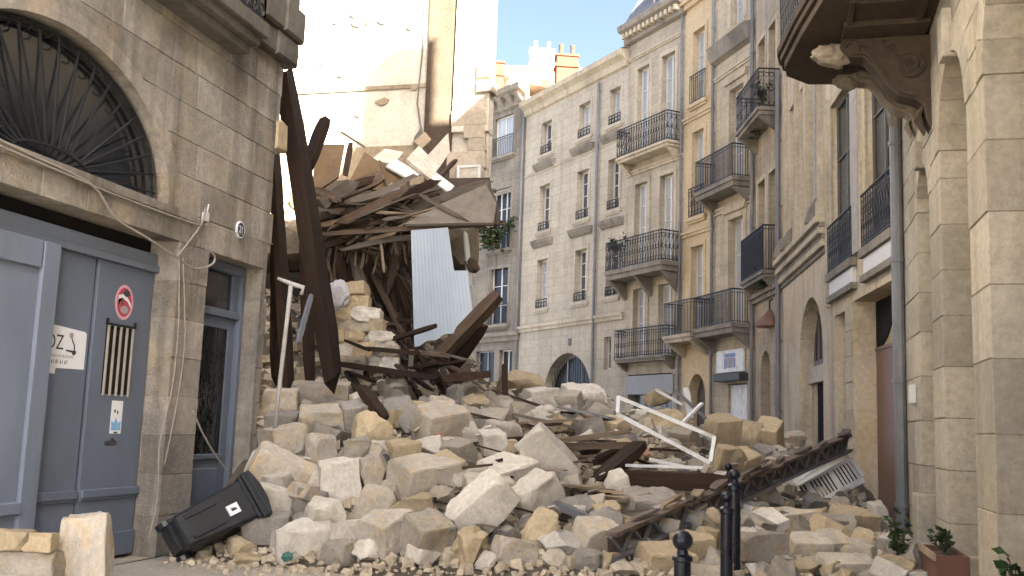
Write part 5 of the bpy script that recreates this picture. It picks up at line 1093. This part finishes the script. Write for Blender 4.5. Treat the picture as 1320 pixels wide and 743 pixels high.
# slotted white panel
sl = thing('slotted_panel', 'white slotted metal panel leaning under the far end of the girder', 'panel', at(1050, 615, 16.8))
c0, c1_, c2_ = at(1003, 634, 16.4), at(1093, 588, 17.0), at(1020, 655, 16.3)
ux = (c1_-c0); PL = ux.length; ux.normalize(); vz = (c2_-c0); vz = vz-ux*vz.dot(ux); PH = .50; vz.normalize(); nn = ux.cross(vz).normalized()
def pbox(name, s0, s1, t0, t1, n0, n1, mat):
    mtx = Matrix((ux, vz, nn)).transposed().to_4x4(); mtx.translation = c0-sl.location
    return MB().box(s0, s1, t0, t1, n0, n1, mat=mtx).build(name, mat, sl)
SLB = (-.06, -.04) if nn.dot(CAM-c0) > 0 else (.04, .06)
pbox('top_rail', 0, PL, 0, .09, -.02, .02, 'white_metal'); pbox('bottom_rail', 0, PL, PH-.10, PH, -.02, .02, 'white_metal')
ns = 21
for k in range(ns+1):
    s = PL*k/ns; pbox('slat', s-.016, s+.016 if k % 7 else s+.06, .09, PH-.10, -.012, .012, 'white_metal')
pbox('backing', .02, PL-.02, .05, PH-.05, *SLB, 'dark_void')
px_sheet('debris_panel', [(988, 635, 16.2), (1093, 572, 17.0), (1093, 590, 16.9), (1006, 640, 16.1)], .05, 'white_frame', label='pale dusty board lying along the slotted white panel', cat='board')
# bags and cloth
def blob(name, p, sc, mat, label, cat, seed, rot=(0, 0, 0)):
    bm = bmesh.new(); bmesh.ops.create_icosphere(bm, subdivisions=4, radius=1)
    for v in bm.verts:
        c = v.co.copy(); v.co += c*(.25*noise.fractal(c*1.6+Vector((seed, 0, 0)), 1, 2, 3)+.10*abs(noise.noise(c*5+Vector((0, seed, 0))))); 
    me = bpy.data.meshes.new(name); bm.to_mesh(me); bm.free()
    for f in me.polygons: f.use_smooth = True
    o = link(name, me, mat); o.location = p; o.scale = sc; o.rotation_euler = rot; return tag(o, label, cat)
blob('cloth', at(432, 382, 17.2), (.22, .12, .26), 'fabric_grey', 'grey crumpled cloth draped on the wall stump', 'cloth', 4, (0, .5, 0))
blob('rubbish_bag', at(497, 615, 12.7), (.10, .12, .28), 'bin_plastic', 'black plastic bag hanging between stones of the heap', 'bag', 9)
blob('plastic_bag', at(1016, 722, 12.0), (.16, .10, .22), 'paper', 'crumpled white plastic bag on stones beside the posts', 'bag', 12)
blob('cloth', at(370, 718, 10.9), (.06, .05, .05), 'teal', 'small teal rag among the chips at the foot of the heap', 'cloth', 15)

# ------------------------------------------------------------------ downpipe, cables, bin, posts, plants
wp = thing('white_downpipe', 'bent white downpipe standing at the broken house corner', 'pipe', at(354, 556, 13.3))
q = [at(x, y, 13.3)-wp.location for x, y in ((354, 556), (360, 500), (368, 430), (375, 368))]
MB().tube(q, .03, 8).build('pipe', 'pipe_pale', wp, smooth=True)
MB().tube([at(x, y, 13.3)-wp.location for x, y in ((358, 359), (375, 366), (391, 371), (388, 380))], [.02, .031, .033, .028], 8).build('elbow', 'pipe_pale', wp, smooth=True)
def onX(px, py, X): r_ = ray(px, py); return CAM+r_*((X-CAM.x)/r_.x)
def cable(pts, r, label, X=-6.77, sag=True):
    P = [onX(x, y, X) for x, y in pts]
    Q = []
    for i in range(len(P)-1):
        a, b, c, d = P[max(0, i-1)], P[i], P[i+1], P[min(len(P)-1, i+2)]
        for k in range(6):
            t = k/6; Q.append(.5*((2*b)+(c-a)*t+(2*a-5*b+4*c-d)*t*t+(3*b-a-3*c+d)*t**3))
    Q.append(P[-1]); o = MB().tube([p-P[0] for p in Q], r, 5).build('cable', 'cable', loc=P[0], smooth=True); return tag(o, label, 'cable')
cable([(-6, 178), (40, 200), (95, 225), (125, 245), (150, 282), (188, 306), (225, 330), (250, 346), (272, 342), (277, 332), (270, 323)], .014, 'thick cable sagging across the gate lintel to a loop by the door')
cable([(-6, 186), (60, 214), (112, 236), (150, 252), (225, 280), (258, 291)], .012, 'thin cable running along the sill under the fanlight')
cable([(228, 332), (245, 310), (260, 288), (265, 268)], .012, 'short cable rising to the bracket beside the fanlight')
cable([(231, 330), (230, 420), (222, 500), (206, 570), (203, 640), (190, 700)], .008, 'thin grey wire hanging down the pier left of the entrance')
cable([(236, 332), (238, 440), (228, 520), (212, 600)], .007, 'second thin wire down the pier beside the first')
cable([(265, 290), (310, 302), (352, 315)], .006, 'thin wire stretched under the number plate')
cable([(249, 530), (262, 560), (280, 590), (298, 612)], .012, 'pale cord hanging across the entrance door to the bin', X=-6.6)
br = MB().box(-.03, .03, -.06, .02, -.06, .05).tube([(0, 0, 0), (.02, 0, .16)], .012, 5).build('cable_bracket', 'white_frame', loc=onX(266, 280, -6.80)); tag(br, 'small white cable bracket on the wall beside the fanlight', 'bracket')

# wheelie bin lying on the stones
bb, bt = at(226, 694, 11.15), at(312, 652, 11.75)
bn = thing('wheelie_bin', 'black wheeled rubbish bin tipped over on the stones by the entrance', 'bin', bb)
Z = (bt-bb).normalized(); Yb = (-ax - Z*(-ax).dot(Z)).normalized(); Yb = (Yb+Vector((0, 0, .35))); Yb = (Yb-Z*Yb.dot(Z)).normalized(); Xb = Yb.cross(Z)
bn.matrix_world = Matrix.Translation(bb) @ Matrix((Xb, Yb, Z)).transposed().to_4x4()
def frus(mb, a, b, w0, d0, w1, d1):
    vs = [(sx*w0/2, sy*d0/2, a) for sx, sy in ((-1, -1), (1, -1), (1, 1), (-1, 1))]+[(sx*w1/2, sy*d1/2, b) for sx, sy in ((-1, -1), (1, -1), (1, 1), (-1, 1))]
    return mb.add(vs, [(0, 3, 2, 1), (4, 5, 6, 7), (0, 1, 5, 4), (1, 2, 6, 5), (2, 3, 7, 6), (3, 0, 4, 7)])
frus(MB(), .0, .9, .38, .42, .50, .52).build('body', 'bin_plastic', bn, bevel=.025)
MB().box(-.29, .29, -.31, .31, .89, .96).box(-.27, .27, -.29, .29, .84, .885).build('rim', 'bin_plastic', bn, bevel=.012)
MB().prism([(-.29, .96), (.29, .96), (.30, 1.0), (.1, 1.05), (-.1, 1.05), (-.30, 1.0)], -.31, .31).build('lid', 'bin_plastic', bn, bevel=.015)
MB().tube([(-.25, -.36, .93), (.25, -.36, .93)], .018, 6).build('handle', 'bin_plastic', bn)
for s in (-1, 1):
    wh = MB().tube([(s*.19, -.20, .05), (s*.25, -.20, .05)], .11, 14).build('wheel', 'bin_plastic', bn); MB().tube([(s*.245, -.20, .05), (s*.256, -.20, .05)], .05, 10).build('hub', 'iron_grey', wh)
MB().box(-.17, .17, -.24, .05, -.03, .10).build('axle_box', 'bin_plastic', bn, bevel=.02)
MB().box(-.10, .02, .238, .262, .56, .70).build('sticker', 'paper', bn)
MB().prism([(-.06, .60), (-.02, .6), (-.03, .66), (-.06, .67)], .262, .2632).build('sticker_print', 'ink', bn)
for s in (-.12, .12): MB().box(s-.02, s+.02, .2, .245, .1, .5).build('rib', 'bin_plastic', bn)

# posts
def bollard(p, h, r, label, ball):
    t = thing('bollard', label, 'bollard', (p.x, p.y, 0), 0, None); hb = h-ball*2
    MB().lathe([(r*1.5, 0), (r*1.5, .08), (r*1.15, .12), (r, .16), (r, hb*.9), (r*1.2, hb*.91), (r*1.2, hb*.95), (r*.7, hb*.97), (r*.6, hb+.01)], 20).build('post', 'bollard_paint', t, smooth=False)
    MB().lathe([(ball*math.cos(a)*1.0+.001, hb+ball+ball*math.sin(a)) for a in [(-math.pi/2+math.pi*i/10) for i in range(11)]], 18).build('ball_finial', 'bollard_paint', t, smooth=True)
    MB().lathe([(r*1.06, 0), (r*1.06, .03)], 18, (0, 0, hb*.62)).build('collar', 'bollard_paint', t)
def bpos(px, py, d): return at(px, py, d)
p = bpos(880, 697, 7.4); bollard(p, p.z+.075, .062, 'black street post with a round ball top, alone on the clear paving', .075)
p = bpos(937, 642, 9.6); bollard(p, p.z+.06, .058, 'slim black street post beside the taller one at the rubble edge', .055)
p = bpos(947, 612, 11.0); bollard(p, p.z+.06, .066, 'tall black street post standing against the rubble', .06)
p = bpos(939, 602, 13.5); bollard(p, p.z+.05, .04, 'thin black post half buried in the rubble', .05)

def plant(name, label, c, n, spread, size, mat='leaf', stems=6, hang=0, seed=1, group=None, up=.6):
    rn = random.Random(seed); t = thing(name, label, 'plant', c); mb = MB(); ms = MB()
    for s in range(stems):
        a = rn.uniform(0, 6.28); tip = Vector((math.cos(a)*spread[0]*rn.uniform(.3, 1), math.sin(a)*spread[1]*rn.uniform(.3, 1), spread[2]*rn.uniform(.5, 1)*(1-2*hang if rn.random() < hang else 1)))
        mid = tip*.5+Vector((0, 0, spread[2]*.15)); ms.tube([(0, 0, 0), mid, tip], [.012*size*8, .009*size*8, .004*size*8], 4)
        for k in range(n//stems):
            q = rn.uniform(.2, 1.05); p = (mid*(2*q) if q < .5 else mid+(tip-mid)*(2*q-1))+Vector([rn.gauss(0, .13)*x for x in spread])
            d = Vector((rn.uniform(-1, 1), rn.uniform(-1, 1), rn.uniform(-.7, .7))).normalized(); w = d.orthogonal().normalized(); w.rotate(Matrix.Rotation(rn.uniform(0, 6), 3, d)); nv = d.cross(w)*.15; L = size*rn.uniform(.6, 1.3)
            mb.add([p, p+d*L*.5+w*L*.3+nv*L, p+d*L, p+d*L*.5-w*L*.3+nv*L], [(0, 1, 2), (0, 2, 3)])
    me = bpy.data.meshes.new('leaves'); me.from_pydata(mb.v, [], mb.f); lo = link('leaves', me, mat, t); lo['kind'] = 'stuff'; ms.build('stems', 'wood', t); return t
pl = thing('planter', 'long terracotta planter box standing at the arcade pier', 'planter', (1.78, 11.95, 0))
MB().box(-.16, .16, -.55, -.52, .02, .46).box(-.16, .16, .52, .55, .02, .46).box(-.16, -.13, -.519, .519, .02, .46).box(.13, .16, -.519, .519, .02, .46).build('box', 'terracotta', pl, bevel=.006)
MB().box(-.19, -.16, -.56, .56, .40, .47).build('rim', 'wood_pale', pl); MB().box(-.129, .129, -.518, .518, .05, .40).build('soil', 'mound', pl)
plant('potted_plant', 'green leafy plant growing in the terracotta planter', (1.78, 12.0, .42), 80, (.12, .3, .3), .085, seed=3)
plant('weed', 'drooping green weed growing against the arcade pier foot', (1.42, 12.6, .10), 130, (.16, .2, .62), .10, 'leaf_dull', seed=5)
plant('weed', 'dark broad-leaved weed beside the near arcade pier', (2.06, 9.95, .18), 40, (.12, .15, .45), .15, seed=8)
plant('balcony_plant', 'bushy green plant spilling from the dark house window rail', at(635, 318, 47.4), 520, (1.0, .6, 1.2), .24, 'leaf_dull', 12, .4, 13)
plant('balcony_plant', 'green plant trailing from the leafy iron balcony high on the grey house', at(982, 135, 30), 160, (.3, .5, .8), .14, 'leaf_dull', 8, .3, 17)
plant('balcony_plant', 'green plant hanging over the copper lamp', at(984, 372, 29.3), 160, (.35, .5, .6), .14, 'leaf', 8, .4, 19)
plant('balcony_plant', 'pot plant at the end of the big iron balcony', at(796, 326, 38.9), 110, (.4, .4, .6), .15, 'leaf_dull', 7, .1, 23)
plant('weed', 'tufts of ivy growing on the white-framed far balcony', at(976, 175, 30.5), 60, (.3, .3, .4), .12, 'leaf_dull', 6, .4, 29)
lp = thing('hanging_lamp', 'copper bell-shaped lamp hanging under the leafy balcony', 'lamp', at(992, 422, 28.9))
MB().lathe([(.42, 0), (.40, .05), (.30, .2), (.2, .32), (.10, .42), (.05, .5)], 18).build('shade', 'copper', lp, smooth=True)
MB().tube([(0, 0, .48), (0, 0, .75), (.25, .1, .95)], .025, 6).build('arm', 'iron', lp)
